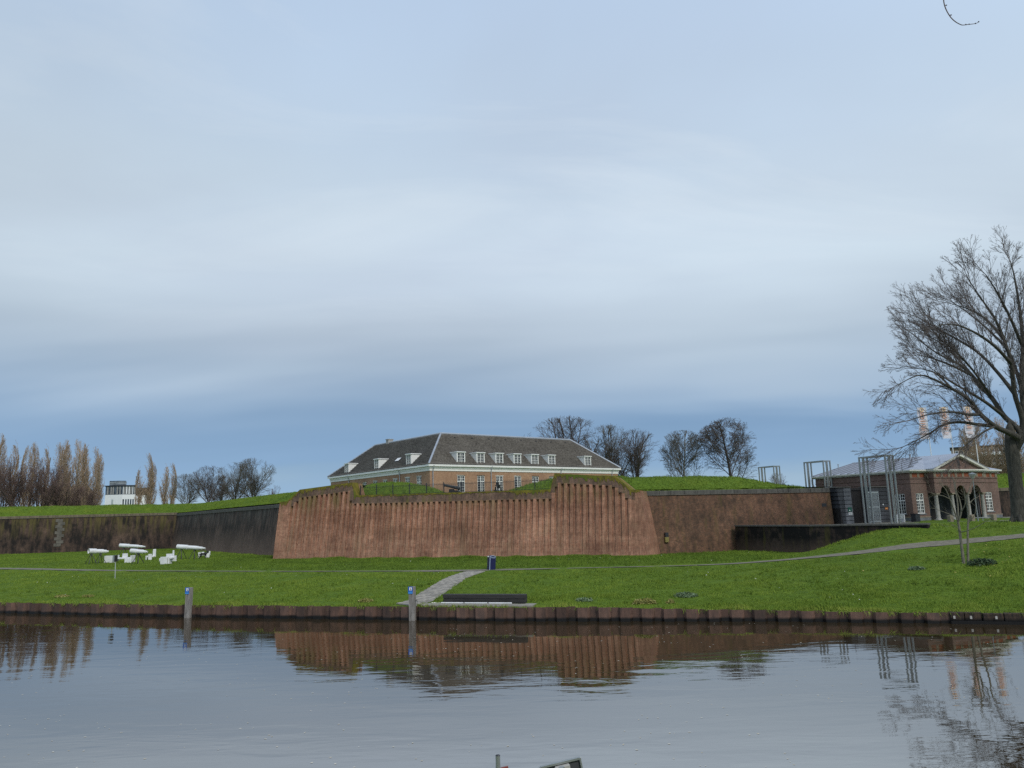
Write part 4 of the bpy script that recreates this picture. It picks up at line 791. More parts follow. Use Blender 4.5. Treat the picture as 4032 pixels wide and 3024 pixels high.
# tall steel frames
def steel_frame(L1, zb, zt, label, k=1.0):
    t = thing('steel_frame', label, 'frame', (L1[0], L1[1], zb), math.atan2(-.896, .443), 'tall grey steel frames by the gate'); LN, SH = 3.05 * k, 1.15 * k; h = zt - zb    # local x along the long side, y along the short side
    for x in (0, LN):
        for y, w_ in ((0, .065), (SH / 2 - .09, .05), (SH / 2 + .09, .05), (SH, .065)): obj('post', MB().box(x - w_, x + w_, y - w_, y + w_, 0, h - .13), t, mat=MAT['steel'])
        obj('end_rail', MB().box(x - .062, x + .062, .07, SH - .07, h - .125, h), t, mat=MAT['steel'])
    for y in (0, SH): obj('top_rail', MB().box(-.07, LN + .07, y - .065, y + .065, h - .13, h + .004), t, mat=MAT['steel'])
def f_at(px, Y): p = at(px, 2000, Y); return (p.x, p.y)
steel_frame(f_at(3402, 80.5), 4.13, 10.85, 'nearest and tallest grey steel frame, standing in front of the gatehouse')
steel_frame(f_at(3182, 98.5), 8.1, 11.55, 'grey steel frame on the rampart end beside the zinc roof', .98)
steel_frame(f_at(3000, 117), 8.1, 12.1, 'farthest and smallest grey steel frame rising behind the rampart', .98)
# white slatted seat frame beside the steel frame
ws = thing('slatted_stand', 'white slatted stand at the foot of the dark gate pier', 'stand', wpt(tC(3452, 2050), -2.6, 4.13), WRZ)
for x in (0, .98): obj('leg', MB().box(x - .045, x + .045, -.2, .25, 0, .82), ws, mat=MAT['white_coat'])
for z in (.78, .62, .46): obj('slat', MB().box(.05, .93, -.12, -.07, z - .06, z + .05), ws, mat=MAT['light_steel'])
# black litter bin by the left window
lb = thing('litter_bin', 'square black litter bin under the left gatehouse window', 'bin', at(3607, 2057, 84.6), GRZ); lb.location.z = 4.13
obj('body', MB().cbox(-.34, .34, -.3, .3, 0, .78, .03), lb, mat=MAT['black_iron']); obj('rim', MB().box(-.37, .37, -.33, .33, .784, .84), lb, mat=MAT['black_iron']); obj('handle', MB().tube((-.15, 0, .84), (-.15, 0, .93), .03).tube((.15, 0, .84), (.15, 0, .93), .03), lb, mat=MAT['black_iron'])
# stone posts with a knee rail
def spost(px, py, label):
    p = at(px, py, 80); t = thing('stone_post', label, 'stone post', (p.x, p.y, 4.0), GRZ, 'stone posts before the gatehouse'); obj('shaft', MB().cbox(-.24, .24, -.2, .2, 0, .72, .03), t, mat=MAT['trim_stone']); obj('top', MB().cbox(-.2, .2, -.16, .16, .722, .78, .02), t, mat=MAT['trim_stone']); return p
spost(3743, 2050, 'squat stone post before the first gatehouse arch'); q1 = spost(3828, 2050, 'squat stone post before the third gatehouse arch, holding the rail'); q2 = spost(3913, 2046, 'squat stone post under the right gatehouse window, end of the rail')
kr = thing('knee_rail', 'low metal rail between two stone posts', 'rail', (q1.x, q1.y, 4.0), math.atan2(q2.y - q1.y, q2.x - q1.x)); LL = (q2 - q1).xy.length
obj('bar', MB().box(.25, LL - .25, -.03, .03, .42, .5), kr, mat=MAT['steel']); obj('upright', MB().box(LL / 2 - .03, LL / 2 + .03, -.025, .025, 0, .418), kr, mat=MAT['steel'])
# street lamp
p = at(3851, 2048, 78.5); lp = thing('street_lamp', 'grey lamp post with a conical lantern before the gatehouse arcade', 'street lamp', (p.x, p.y, 4.0))
obj('post', MB().tube((0, 0, 0), (0, 0, 1.0), .075, .065, 10).tube((0, 0, 1.0), (0, 0, 4.25), .05, .04, 10), lp, mat=MAT['steel']); o = obj('lantern', MB().lathe([(4.25, .05), (4.3, .12), (4.68, .33), (4.7, .33)], n=6), lp, mat=MAT['light_steel']); obj('lantern_top', MB().lathe([(4.704, .36), (4.74, .36), (4.86, .12), (4.9, .02)], n=6), o, mat=MAT['steel'])
# banners
def banner(px, label):
    p = at(px, 1770, 112); t = thing('banner_flag', label, 'flag', (p.x, p.y, 8.1), R(10), 'orange and white banner flags'); H_ = 11.6
    obj('pole', MB().tube((0, 0, 0), (0, 0, H_), .075, .04, 8), t, mat=MAT['white_coat'])
    b = MB(); nn = 14
    for i in range(nn):
        z0, z1 = H_ - .1 - 4.5 * i / nn, H_ - .1 - 4.5 * (i + 1) / nn; a, c = .1 * math.sin(i * .8), .1 * math.sin((i + 1) * .8); b.hexa([(-1.4, a, z1), (-.05, c * .3, z1), (-.05, c * .3 + .012, z1), (-1.4, a + .012, z1), (-1.4, a, z0), (-.05, a * .3, z0), (-.05, a * .3 + .012, z0), (-1.4, a + .012, z0)])
    ban = obj('cloth', b, t, mat=MAT['banner_cloth']); obj('bracket', MB().box(-1.4, .05, -.02, .02, H_ - .1, H_ - .05), t, mat=MAT['light_steel'])
    y = -.14
    def ringm(z, rr, mt): obj('print_letter', MB().lathe([(0, rr), (.008, rr), (.008, rr * .5), (0, rr * .5), (0, rr)], (-.78, y, z), (0, 1, 0), 12), ban, mat=MAT[mt])
    ringm(H_ - .42, .33, 'yellow_print'); ringm(H_ - .95, .3, 'orange_print'); ringm(H_ - 1.45, .34, 'orange_print')
    for dz, h_, mt in ((1.95, .16, 'orange_print'), (2.3, .12, 'orange_print'), (2.65, .14, 'orange_print'), (2.98, .18, 'orange_print'), (3.3, .07, 'orange_print'), (3.75, .06, 'orange_print'), (3.95, .05, 'orange_print')): obj('print_bar', MB().box(-1.18, -.38, y, y + .008, H_ - dz - h_, H_ - dz), ban, mat=MAT[mt])
banner(3664, 'white banner flag with orange lettering, leftmost of three above the zinc roof'); banner(3752, 'white banner flag with orange lettering, middle of three above the zinc roof'); banner(3846, 'white banner flag with orange lettering, nearest the big bare tree')
# ---------------------------------------------------------------- bare trees
class Tubes:
    def __init__(s): s.a = []
    def add(s, p, q, r0, r1): s.a.append((p.x, p.y, p.z, q.x, q.y, q.z, r0, r1))
    def mesh(s, name, n=4, mat=None):
        A = np.array(s.a, np.float64).reshape(-1, 8); P = A[:, :3]; Q = A[:, 3:6]; D = Q - P; L_ = np.linalg.norm(D, axis=1, keepdims=True); D /= np.maximum(L_, 1e-9)
        up = np.where(np.abs(D[:, 2:3]) > .9, np.array([[1., 0, 0]]), np.array([[0, 0, 1.]])); U = np.cross(D, up); U /= np.linalg.norm(U, axis=1, keepdims=True); W = np.cross(D, U)
        t = 2 * np.pi * np.arange(n) / n; ring = U[:, None] * np.cos(t)[None, :, None] + W[:, None] * np.sin(t)[None, :, None]
        V = np.concatenate([P[:, None] + ring * A[:, 6, None, None], Q[:, None] + ring * A[:, 7, None, None]], 1).reshape(-1, 3)
        i = np.arange(n); j = (i + 1) % n; f = np.stack([i, j, j + n, i + n], -1); Fq = (f[None] + (np.arange(len(A)) * 2 * n)[:, None, None]).reshape(-1, 4)
        me = np_mesh(name, V, Fq, 4, True)
        if mat: me.materials.append(MAT[mat])
        return me
def rdir(d, ang):
    a = d.orthogonal().normalized(); b_ = d.cross(a); t = random.uniform(0, 2 * math.pi)
    return (d * math.cos(ang) + (a * math.cos(t) + b_ * math.sin(t)) * math.sin(ang)).normalized()
ENV = None
def grow(T, lev, p, d, L_, r, K):
    """K: per level settings (step, jitter, upward pull, child every, child angle, child length ratio, start, max level)"""
    kk = K[lev]; n = max(2, int(L_ / kk['step'])); st = L_ / n; last = lev == len(K) - 1
    for i in range(n):
        t = (i + 1) / n; d = (d + Vector((random.gauss(0, 1), random.gauss(0, 1), random.gauss(0, 1))) * kk['jit'] + Vector((0, 0, kk['up'] * (1 if not kk.get('droop') else 1 - 2 * t)))).normalized()
        q = p + d * st
        if ENV and lev > 0 and ((q.x / ENV[0]) ** 2 + (q.y / ENV[0]) ** 2 + ((q.z - ENV[1]) / ENV[2]) ** 2) > random.uniform(.9, 1.06): return
        r2 = max(r * (1 - kk.get('tap', .7) / n), kk.get('rmin', .005)); T[min(lev, len(T) - 1)].add(p, q, r, r2); p = q; r = r2
        if not last and t >= kk['start']:
            m_ = kk['kids'] * (st if kk.get('perm') else 1.0 / n * 1.0); c = int(m_) + (random.random() < m_ % 1)
            for _ in range(c):
                l2 = L_ * kk['ratio'] * random.uniform(.65, 1.15) * (1 - .55 * t if kk.get('cone') else 1.0 - .25 * t)
                grow(T, lev + 1, p, rdir(d, R(kk['ang'] + random.uniform(-12, 12))), max(l2, .15), max(r * kk.get('rr', .55), K[lev + 1].get('rmin', .005)), K)
    if not last:
        for _ in range(2): grow(T, lev + 1, p, rdir(d, R(22)), max(L_ * kk['ratio'] * .7, .15), r, K)
def tree_variant(name, h, kind, tw, bark):
    """returns trunk mesh, crown mesh"""
    global ENV
    ENV = dict(round=(h * .46, h * .58, h * .44), oval=(h * .40, h * .56, h * .45), poplar=(h * .085, h * .46, h * .54), bush=None)[kind]
    T = [Tubes(), Tubes()]
    def route(l):   # trunk levels in one mesh, twigs in the other
        return T[0] if l == 0 else T[1]
    TT = [T[0], T[1], T[1], T[1], T[1]]
    if kind == 'poplar':
        K = [dict(step=.8, jit=.03, up=.05, start=.12, kids=74, ang=30, ratio=.3, cone=False, tap=.92, rr=.4),
             dict(step=.55, jit=.06, up=.22, start=.15, kids=13, ang=28, ratio=.36, rmin=.016, rr=.6), dict(step=.45, jit=.08, up=.2, start=.2, kids=4, ang=30, ratio=.5, rmin=.013), dict(step=.4, jit=.08, up=.12, rmin=.012)]
        grow(TT, 0, Vector((0, 0, -.3)), Vector((0, 0, 1)), h * .8, h * .012, K)
    elif kind == 'round':
        K = [dict(step=.6, jit=.05, up=.02, start=2, kids=0, ang=40, ratio=1, tap=.35, rr=.7),
             dict(step=.55, jit=.07, up=.03, start=.1, kids=13, ang=36, ratio=.42, rmin=.026, rr=.55), dict(step=.45, jit=.10, up=.03, start=.12, kids=9, ang=38, ratio=.5, rmin=.02, rr=.6), dict(step=.35, jit=.15, up=.02, start=.15, kids=6, ang=40, ratio=.55, rmin=.011), dict(step=.3, jit=.15, up=.0, rmin=.0085)]
        p = Vector((0, 0, -.3)); th_ = h * .26; r = h * .024
        for i in range(4): q = p + Vector((random.gauss(0, .06), random.gauss(0, .06), th_ / 4)); TT[0].add(p, q, r, r * .94); p = q; r *= .94
        for i in range(9):
            a_ = i * 2.4 + random.uniform(-.4, .4); el_ = R(84 - 54 * (i / 8.0)); d = Vector((math.cos(a_) * math.cos(el_), math.sin(a_) * math.cos(el_), math.sin(el_)))
            grow(TT, 1, p - Vector((0, 0, random.uniform(0, .8))), d, h * (.82 - .2 * i / 8) * random.uniform(.9, 1.1), r * random.uniform(.4, .62), K)
    elif kind == 'oval':
        K = [dict(step=.7, jit=.03, up=.06, start=.12, kids=30, ang=48, ratio=.62, tap=.85, rr=.45, cone=True),
             dict(step=.5, jit=.09, up=.07, start=.12, kids=11, ang=38, ratio=.45, rmin=.025, rr=.6), dict(step=.4, jit=.13, up=.05, start=.12, kids=8, ang=40, ratio=.52, rmin=.016), dict(step=.3, jit=.15, up=.03, start=.2, kids=3, ang=36, ratio=.6, rmin=.012), dict(step=.3, jit=.15, up=.0, rmin=.011)]
        grow(TT, 0, Vector((0, 0, -.3)), Vector((0, 0, 1)), h * .9, h * .018, K)
    else:  # bushy, many stems from the ground
        K = [dict(step=.6, jit=.1, up=.05, start=.15, kids=12, ang=30, ratio=.5, tap=.6, rr=.6), dict(step=.5, jit=.12, up=.1, start=.2, kids=8, ang=32, ratio=.5, rmin=.02), dict(step=.4, jit=.14, up=.06, start=.2, kids=4, ang=35, ratio=.5, rmin=.014), dict(step=.35, jit=.14, up=.04, rmin=.012)]
        for i in range(7): grow(TT, 0, Vector((random.gauss(0, .5), random.gauss(0, .5), -.2)), rdir(Vector((0, 0, 1)), R(random.uniform(5, 32))), h * random.uniform(.6, .95), h * .012, K)
    ENV = None
    zs_ = np.array([a[5] for a in T[0].a + T[1].a]); f = h / zs_.max()
    return T[0].mesh(name + '_t', 6, bark), T[1].mesh(name + '_c', 3, tw), f
VAR = {}
def variant(key, *a): 
    if key not in VAR: VAR[key] = tree_variant(key, *a)
    return VAR[key]
random.seed(21)
for i in range(3): variant('pop%d' % i, 20, 'poplar', 'twig_tan', 'bark_grey')
for i in range(2): variant('rnd%d' % i, 14, 'round', 'twig_dark', 'bark_dark')
for i in range(2): variant('rng%d' % i, 14, 'round', 'twig_grey', 'bark_green')
variant('ovl0', 14, 'oval', 'twig_dark', 'bark_dark'); variant('ovl1', 14, 'oval', 'twig_grey', 'bark_grey')
for i in range(2): variant('bsh%d' % i, 12, 'bush', 'twig_red', 'bark_dark')
variant('bst0', 10, 'bush', 'twig_straw', 'bark_grey')
H0 = {'pop': 20, 'rnd': 14, 'rng': 14, 'ovl': 14, 'bsh': 12, 'bst': 10}
def place_tree(name, key, px, pytop, Y, label, group=None, zb=8.0, wide=1.0, cat='tree'):
    tm, cm, f = VAR[key]; top = at(px, pytop, Y); h = top.z - zb; s_ = h / H0[key[:3]] * f
    t = thing(name, label, cat, (top.x, Y, zb), random.uniform(0, 6.28), group); t.scale = (s_ * wide, s_ * wide, s_)
    tr = obj('stems' if key[0] == 'b' else 'trunk', tm, t)
    if key[0] == 'b': tr['kind'] = 'stuff'
    obj('crown', cm, t); return t
GP = 'bare poplars in the row at the left edge'
pops = [(8, 1703), (53, 1729), (116, 1752), (138, 1737), (175, 1745), (228, 1740), (262, 1727), (280, 1731), (309, 1727), (333, 1740), (354, 1748), (378, 1757), (396, 1781)]
pw_ = ['tall bare poplar cut by the left picture edge', 'tall bare poplar, second from the left picture edge', 'short pale poplar top between two gaps, third from the left edge', 'slim bare poplar rising highest above the dark left thicket', 'bare poplar just before the wide gap in the left row',
       'bare poplar starting the dense block right of the gap', 'tallest bare poplar of the dense left block, its left half', 'bare poplar close beside the tallest of the dense left block', 'tall bare poplar in the middle of the dense left block', 'bare poplar right of the middle of the dense left block', 'bare brownish poplar third from the white building', 'bare brownish poplar second from the white building', 'lowest bare brownish poplar next to the white office building']
for i, (px, py) in enumerate(pops): place_tree('poplar_tree', 'pop%d' % (i % 3), px, py, 186 + (i * 7) % 13, pw_[i], GP, wide=1.0)
for i, (px, py, lb_) in enumerate([(557, 1836, 'low bare poplar leaning against the tallest poplar right of the white office'), (583, 1782, 'slender pointed poplar right of the white office building'), (603, 1816, 'bare poplar just right of the pointed poplar'), (650, 1823, 'reddish bare poplar, left of a pair by the spreading tree'), (678, 1822, 'reddish bare poplar, right of a pair by the spreading tree')]): place_tree('poplar_tree', 'pop%d' % ((i + 1) % 3), px, py, 176 + i * 2, lb_, 'bare poplars right of the white office', wide=1.2)
for i, (px, py, lb_) in enumerate([(20, 1812, 'dark leafless thicket tree at the left picture edge'), (95, 1800, 'dark reddish leafless tree under the left poplars'), (170, 1806, 'dark reddish leafless tree before the gap in the poplars'), (225, 1850, 'low spreading leafless bush before the far brick house'), (300, 1895, 'low reddish bush before the dense poplar block'), (365, 1905, 'low brown bush beside the white office building')]): place_tree('leafless_tree', 'bsh%d' % (i % 2), px, py, 166 + i, lb_, 'dark leafless trees on the left', wide=1.1)
for i, (px, py, k, lb_) in enumerate([(740, 1862, 'rng0', 'small spreading bare tree left of the round grey trees'), (825, 1830, 'rnd1', 'bare tree with thick forked trunk, second in the rampart group'), (928, 1818, 'rng1', 'bare round tree just left of the largest on the left rampart'), (1003, 1799, 'rng0', 'largest bare round tree on the left rampart, nearest the house'), (875, 1868, 'rng1', 'small hazy bare tree between two round ones on the left rampart')]): place_tree('bare_tree', k, px, py, 162 + i * 3, lb_, 'bare round trees above the left wall', zb=8.1, wide=1.0)
place_tree('bare_tree', 'rnd0', 2225, 1637, 148, 'dense dark bare tree behind the right end of the house roof', 'bare trees right of the house', wide=1.25)
place_tree('bare_tree', 'rng1', 2395, 1668, 150, 'wide bare tree just right of the house roof end', 'bare trees right of the house', wide=1.05)
place_tree('bare_tree', 'rnd1', 2492, 1686, 146, 'bare tree leaning right, standing clear of the house', 'bare trees right of the house', wide=1.1)
place_tree('bare_tree', 'ovl1', 2681, 1690, 142, 'slim light bare tree left of the big oval tree', 'bare trees right of the house', wide=.95)
place_tree('bare_tree', 'ovl0', 2866, 1642, 140, 'large symmetrical oval bare tree above the right rampart', 'bare trees right of the house', wide=1.25)
place_tree('shrub', 'bsh0', 3055, 1858, 150, 'small leafless shrub behind the farthest steel frame', zb=8.1, cat='shrub'); place_tree('shrub', 'bsh1', 3235, 1868, 130, 'small leafless shrub behind the middle steel frame', zb=7.5, cat='shrub'); place_tree('shrub', 'bsh1', 1075, 1908, 150, 'small crooked bare sapling on the skyline left of the bastion', zb=8.1, cat='shrub', wide=.6)
for i, (px, py, Y, lb_) in enumerate([(3800, 1650, 150, 'pale bare poplar behind the nearest banner'), (3865, 1640, 152, 'pale bare poplar between banner and big tree trunk'), (3930, 1640, 155, 'pale bare poplar just left of the big tree trunk'), (3990, 1650, 150, 'pale bare poplar behind the big tree trunk')]): place_tree('poplar_tree', 'pop%d' % (i % 3), px, py, Y, lb_, 'bare poplars behind the gatehouse', zb=5, wide=1.5)
for i, (px, py, lb_) in enumerate([(3800, 1772, 'straw brown leafless bush behind the pediment'), (3862, 1765, 'straw brown leafless bush in the middle behind the gatehouse'), (3920, 1775, 'straw brown leafless bush before the apartment block')]): place_tree('tall_bush', 'bst0', px, py, 132 + i * 2, lb_, 'straw brown bushes behind the gatehouse', zb=6.0, wide=1.7, cat='bush')

# big bare tree at the right edge: limbs follow the photograph's, set at their own depths
random.seed(5); BT = Vector(at(4016, 2045, 70)); BT.z = 4.05
bt = thing('big_bare_tree', 'huge dark bare tree with spreading limbs at the right picture edge', 'tree', BT)
def cp(x, y, Y):
    x = 1010 + (x - 1010) * .97; y = 1160 + (y - 1160) * (.925 if y < 1160 else 1); Y = 70 + (Y - 70) * .95
    return at(3300 + x / 1.3825, 900 + y / 1.3825, Y) - BT
trunk = Tubes(); tp = [(Vector((0, 0, -.3)), .82), (Vector((0, 0, .5)), .66), (Vector((.05, .05, 2)), .56), (Vector((.15, .1, 5)), .53), (Vector((.2, .1, 6.6)), .56), (Vector((.22, .1, 7.4)), .5), (Vector((.24, .1, 8.4)), .3), (Vector((.26, .1, 9.0)), .05)]
for (p, r0), (q, r1) in zip(tp[:-1], tp[1:]): trunk.add(p, q, r0, r1)
obj('trunk', trunk.mesh('bt_trunk', 14, 'bark_trunk'), bt)
for i in range(6):
    a = i * 1.05; rt = Tubes(); rt.add(Vector((math.cos(a) * .95, math.sin(a) * .95, -.15)), Vector((math.cos(a) * .35, math.sin(a) * .35, .9)), .16, .2); obj('root', rt.mesh('root', 8, 'bark_trunk'), bt)
F0 = tp[4][0]
LIMBS = [([(985, 1150, 69.5), (930, 1110, 69), (850, 1070, 68), (770, 1000, 67), (700, 910, 66), (610, 850, 65.4), (500, 790, 65), (420, 770, 64.6), (330, 810, 64.3)], .34),
         ([(990, 1110, 70), (900, 1010, 70.5), (830, 900, 71), (760, 830, 71.5), (720, 770, 72), (640, 700, 72.6), (560, 660, 73), (470, 600, 73.4), (380, 520, 73.8)], .30),
         ([(1005, 1060, 70), (960, 880, 69.3), (940, 700, 68.5), (900, 560, 68), (850, 440, 67.5), (760, 300, 67), (690, 190, 66.6)], .30),
         ([(1020, 1080, 70), (1000, 850, 70.5), (1005, 600, 71.5), (990, 400, 72), (960, 200, 72.5), (940, 110, 73)], .36),
         ([(850, 1070, 68), (760, 1060, 67.4), (650, 1045, 66.6), (560, 1060, 66), (500, 1100, 65.7), (430, 1140, 65.4), (330, 1190, 65)], .17),
         ([(960, 880, 69.3), (870, 760, 70.5), (760, 640, 72), (640, 560, 73), (520, 490, 74), (420, 430, 74.6)], .19),
         ([(1000, 850, 70.5), (930, 640, 73), (830, 520, 75), (720, 420, 76), (600, 330, 77)], .18),
         ([(770, 1000, 67), (700, 1000, 65.6), (600, 985, 64.3), (480, 1000, 63.4), (380, 1030, 62.8)], .14),
         ([(940, 700, 68.5), (850, 600, 66), (740, 520, 64.5), (620, 470, 63.5), (520, 480, 63)], .16), ([(900, 1010, 70.5), (800, 930, 69), (690, 860, 67.5), (590, 800, 66.5), (480, 720, 66)], .17),
         ([(1005, 600, 71.5), (930, 420, 70), (860, 280, 69), (800, 180, 68.5)], .17), ([(830, 900, 71), (740, 760, 69), (640, 640, 67.5), (540, 560, 66.5)], .13), ([(900, 560, 68), (800, 440, 70), (700, 380, 71), (610, 350, 71.6)], .13), ([(850, 1070, 68), (790, 1100, 66), (720, 1150, 65), (660, 1200, 64.6)], .1),
         ([(720, 770, 72), (600, 710, 69), (500, 670, 67), (420, 650, 66)], .12), ([(610, 850, 65.4), (520, 760, 66), (430, 730, 66.5)], .09), ([(830, 900, 71), (700, 740, 73), (580, 610, 74), (490, 545, 74.6)], .12),
         ([(1040, 1060, 70), (1120, 900, 70.5), (1230, 760, 71), (1350, 640, 71.5), (1450, 560, 72)], .30), ([(1040, 900, 70), (1100, 650, 68), (1190, 450, 66.5), (1260, 280, 66)], .27),
         ([(1010, 850, 70.5), (1060, 640, 74), (1120, 460, 77), (1150, 300, 79)], .25), ([(1050, 1080, 70), (1150, 1020, 67), (1290, 980, 65), (1400, 1000, 64)], .2)]
KB = [dict(step=.42, jit=.07, up=.04, start=.08, kids=3.1, ang=30, ratio=.5, rmin=.02, rr=.55, perm=True), dict(step=.34, jit=.08, up=.02, start=.1, kids=3.3, ang=28, ratio=.52, rmin=.012, rr=.55, perm=True), dict(step=.3, jit=.09, up=.01, start=.12, kids=2.8, ang=28, ratio=.65, rmin=.008, perm=True), dict(step=.3, jit=.08, up=-.04, rmin=.0062)]
tw = Tubes(); TB = [tw] * 4
for pts, r0 in LIMBS:
    lm = Tubes(); P = [cp(*q) for q in pts]; P[0] = P[0] if P[0].z > F0.z + 1.5 else P[0]
    if (pts[0][1] > 1055 and pts[0][0] > 900): P = [F0 + Vector((0, 0, -.6))] + P
    S = smooth_poly(P, 5); n = len(S); droop = pts[-1][1] > 760
    for i in range(n - 1):
        ra = r0 * .86 * (1 - i / n) ** 1.05 + .022; rb = r0 * .86 * (1 - (i + 1) / n) ** 1.05 + .022; lm.add(S[i], S[i + 1], ra, rb)
        if i > n * .2:
            d = (S[i + 1] - S[i]).normalized(); st = (S[i + 1] - S[i]).length; m_ = st * 1.55; c = int(m_) + (random.random() < m_ % 1)
            for _ in range(c):
                q = rdir(d, R(random.uniform(22, 52))); q = (q + d * .25 + (S[i] - Vector((.2, .1, 9))).normalized() * .35 + Vector((0, 0, -.3 if droop and random.random() < .6 else .35))).normalized()
                KB[1]['up'] = KB[2]['up'] = -.05 if droop else .03; KB[0]['up'] = -.02 if droop and q.z < 0 else .05
                grow(TB, 0, S[i], q, random.uniform(1.5, 3.9) * (1 - .25 * i / n), min(ra * .45, .05), KB)
    d = (S[-1] - S[-2]).normalized()
    for _ in range(2): grow(TB, 0, S[-1], rdir(d, R(16)), random.uniform(1.6, 2.8), .03, KB)
    obj('limb', lm.mesh('limb', 8, 'bark_trunk'), bt)
obj('crown', tw.mesh('bt_twigs', 3, 'twig_dark'), bt)

# young multi-stemmed tree on the slope
random.seed(9); sb = hit(3800, 2222); st_ = thing('sapling', 'pale multi-stemmed young bare tree on the grass slope before the gatehouse', 'tree', sb)
def sp_(px, py, dy=0): return at(px, py, sb.y + dy) - sb
stems = [([(3796, 2224, 0), (3786, 2150, .1), (3778, 2085, .2), (3772, 2055, .2)], .075, .05), ([(3772, 2055, .2), (3757, 2010, .1), (3740, 1965, -.1), (3722, 1925, -.2), (3700, 1905, -.3)], .04, .012), ([(3772, 2055, .2), (3772, 2000, .4), (3766, 1950, .6), (3757, 1905, .8), (3750, 1870, 1)], .042, .01), ([(3772, 2058, .2), (3785, 2015, 0), (3779, 1970, 0), (3764, 1930, -.2), (3760, 1890, -.2)], .045, .01),
         ([(3812, 2226, .1), (3811, 2150, .2), (3811, 2080, .3), (3815, 2010, .4), (3810, 1960, .5), (3818, 1925, .5), (3832, 1890, .6)], .06, .012), ([(3785, 2015, 0), (3800, 1985, -.4), (3798, 1950, -.6), (3793, 1910, -.7)], .03, .008), ([(3811, 1990, .4), (3830, 1968, .7), (3855, 1955, .9)], .024, .008), ([(3783, 2096, .1), (3820, 2086, -.5), (3850, 2072, -.8), (3885, 2050, -1)], .022, .008), ([(3771, 2036, .2), (3740, 2025, .3), (3705, 2012, .4), (3675, 2000, .5)], .02, .007), ([(3740, 1965, -.1), (3715, 1953, -.4), (3690, 1948, -.6), (3665, 1940, -.8)], .02, .007), ([(3814, 2060, .3), (3836, 2030, 0), (3842, 2000, -.1), (3840, 1975, -.2)], .02, .007), ([(3785, 2095, .1), (3768, 2075, .0), (3745, 2064, -.2)], .016, .006)]
KS = [dict(step=.18, jit=.12, up=.1, start=.3, kids=4, ang=36, ratio=.5, rmin=.005, rr=.6), dict(step=.14, jit=.12, up=.08, rmin=.0045)]
stw = Tubes()
for pts, r0, r1 in stems:
    r0 *= 1.4; r1 *= 1.3; S = smooth_poly([sp_(*q) for q in pts], 4); n = len(S); tb = Tubes()
    for i in range(n - 1):
        tb.add(S[i], S[i + 1], r0 + (r1 - r0) * i / n, r0 + (r1 - r0) * (i + 1) / n)
        if i > n * .5 and random.random() < .6: d = (S[i + 1] - S[i]).normalized(); grow([stw, stw], 0, S[i], rdir(d, R(38)), random.uniform(.5, 1.2), .009, KS)
    obj('stem', tb.mesh('stem', 7, 'bark_grey'), st_)
obj('twigs', stw.mesh('sapling_twigs', 3, 'bark_grey'), st_)

# ---------------------------------------------------------------- leafy clumps
def clump(loc, rx, ry_, rz_, n, mat, name, label, cat='plant', group=None, size=.09):
    P = RNG.normal(0, 1, (n, 3)); P /= np.linalg.norm(P, axis=1, keepdims=True); P *= RNG.uniform(.3, 1, (n, 1)) ** .5; P[:, 2] = np.abs(P[:, 2]); C_ = P * [rx, ry_, rz_]
    A = RNG.normal(0, 1, (n, 3)); A /= np.linalg.norm(A, axis=1, keepdims=True); B = np.cross(A, RNG.normal(0, 1, (n, 3))); B /= np.linalg.norm(B, axis=1, keepdims=True); s_ = RNG.uniform(.6, 1.3, (n, 1)) * size
    V = np.stack([C_ - A * s_, C_ + B * s_ * .4, C_ + A * s_, C_ - B * s_ * .4], 1).reshape(-1, 3); Fq = np.arange(4 * n).reshape(-1, 4)
    t = thing(name, label, cat, loc, 0, group); obj('foliage', np_mesh(name, V, Fq), t, mat=MAT[mat]); s2 = MB()
    for i in range(5): s2.tube((0, 0, -.05), (random.gauss(0, rx * .4), random.gauss(0, ry_ * .4), rz_ * .7), .012, .004, 4)
    obj('stem', s2, t, mat=MAT['bark_grey'])
for px, py, rx, ry_, rz_, n, mt, lb_ in [(3868, 2228, 1.0, .6, .45, 700, 'leaf_dark', 'low dark green bush at the foot of the young bare tree'), (3610, 2245, .6, .4, .2, 350, 'leaf_bluish', 'small blue-green weed patch left of the young bare tree'), (2700, 2352, .75, .5, .28, 450, 'leaf_bluish', 'grey-green weed clump on the slope above the sheet piling'), (2300, 2368, .55, .35, .2, 300, 'leaf_bluish', 'small grey-green weed clump right of the dark bench'),
                                         (2540, 2380, .75, .35, .32, 500, 'straw_leaf', 'yellowish leafy plant hanging over the quay edge'), (1440, 2372, .5, .3, .2, 260, 'straw_leaf', 'yellow-green weeds at the quay edge left of the paved path'), (245, 2352, .6, .3, .14, 260, 'straw_leaf', 'pale yellow weed patch on the far left slope'), (345, 2352, .5, .3, .14, 220, 'straw_leaf', 'smaller yellow weed patch right of another on the left slope'), (2640, 2376, .25, .2, .22, 160, 'straw_leaf', 'little yellow flowering weed beside the quay plant')]:
    clump(hit(px, py), rx, ry_, rz_, n, mt, 'weed_clump', lb_)
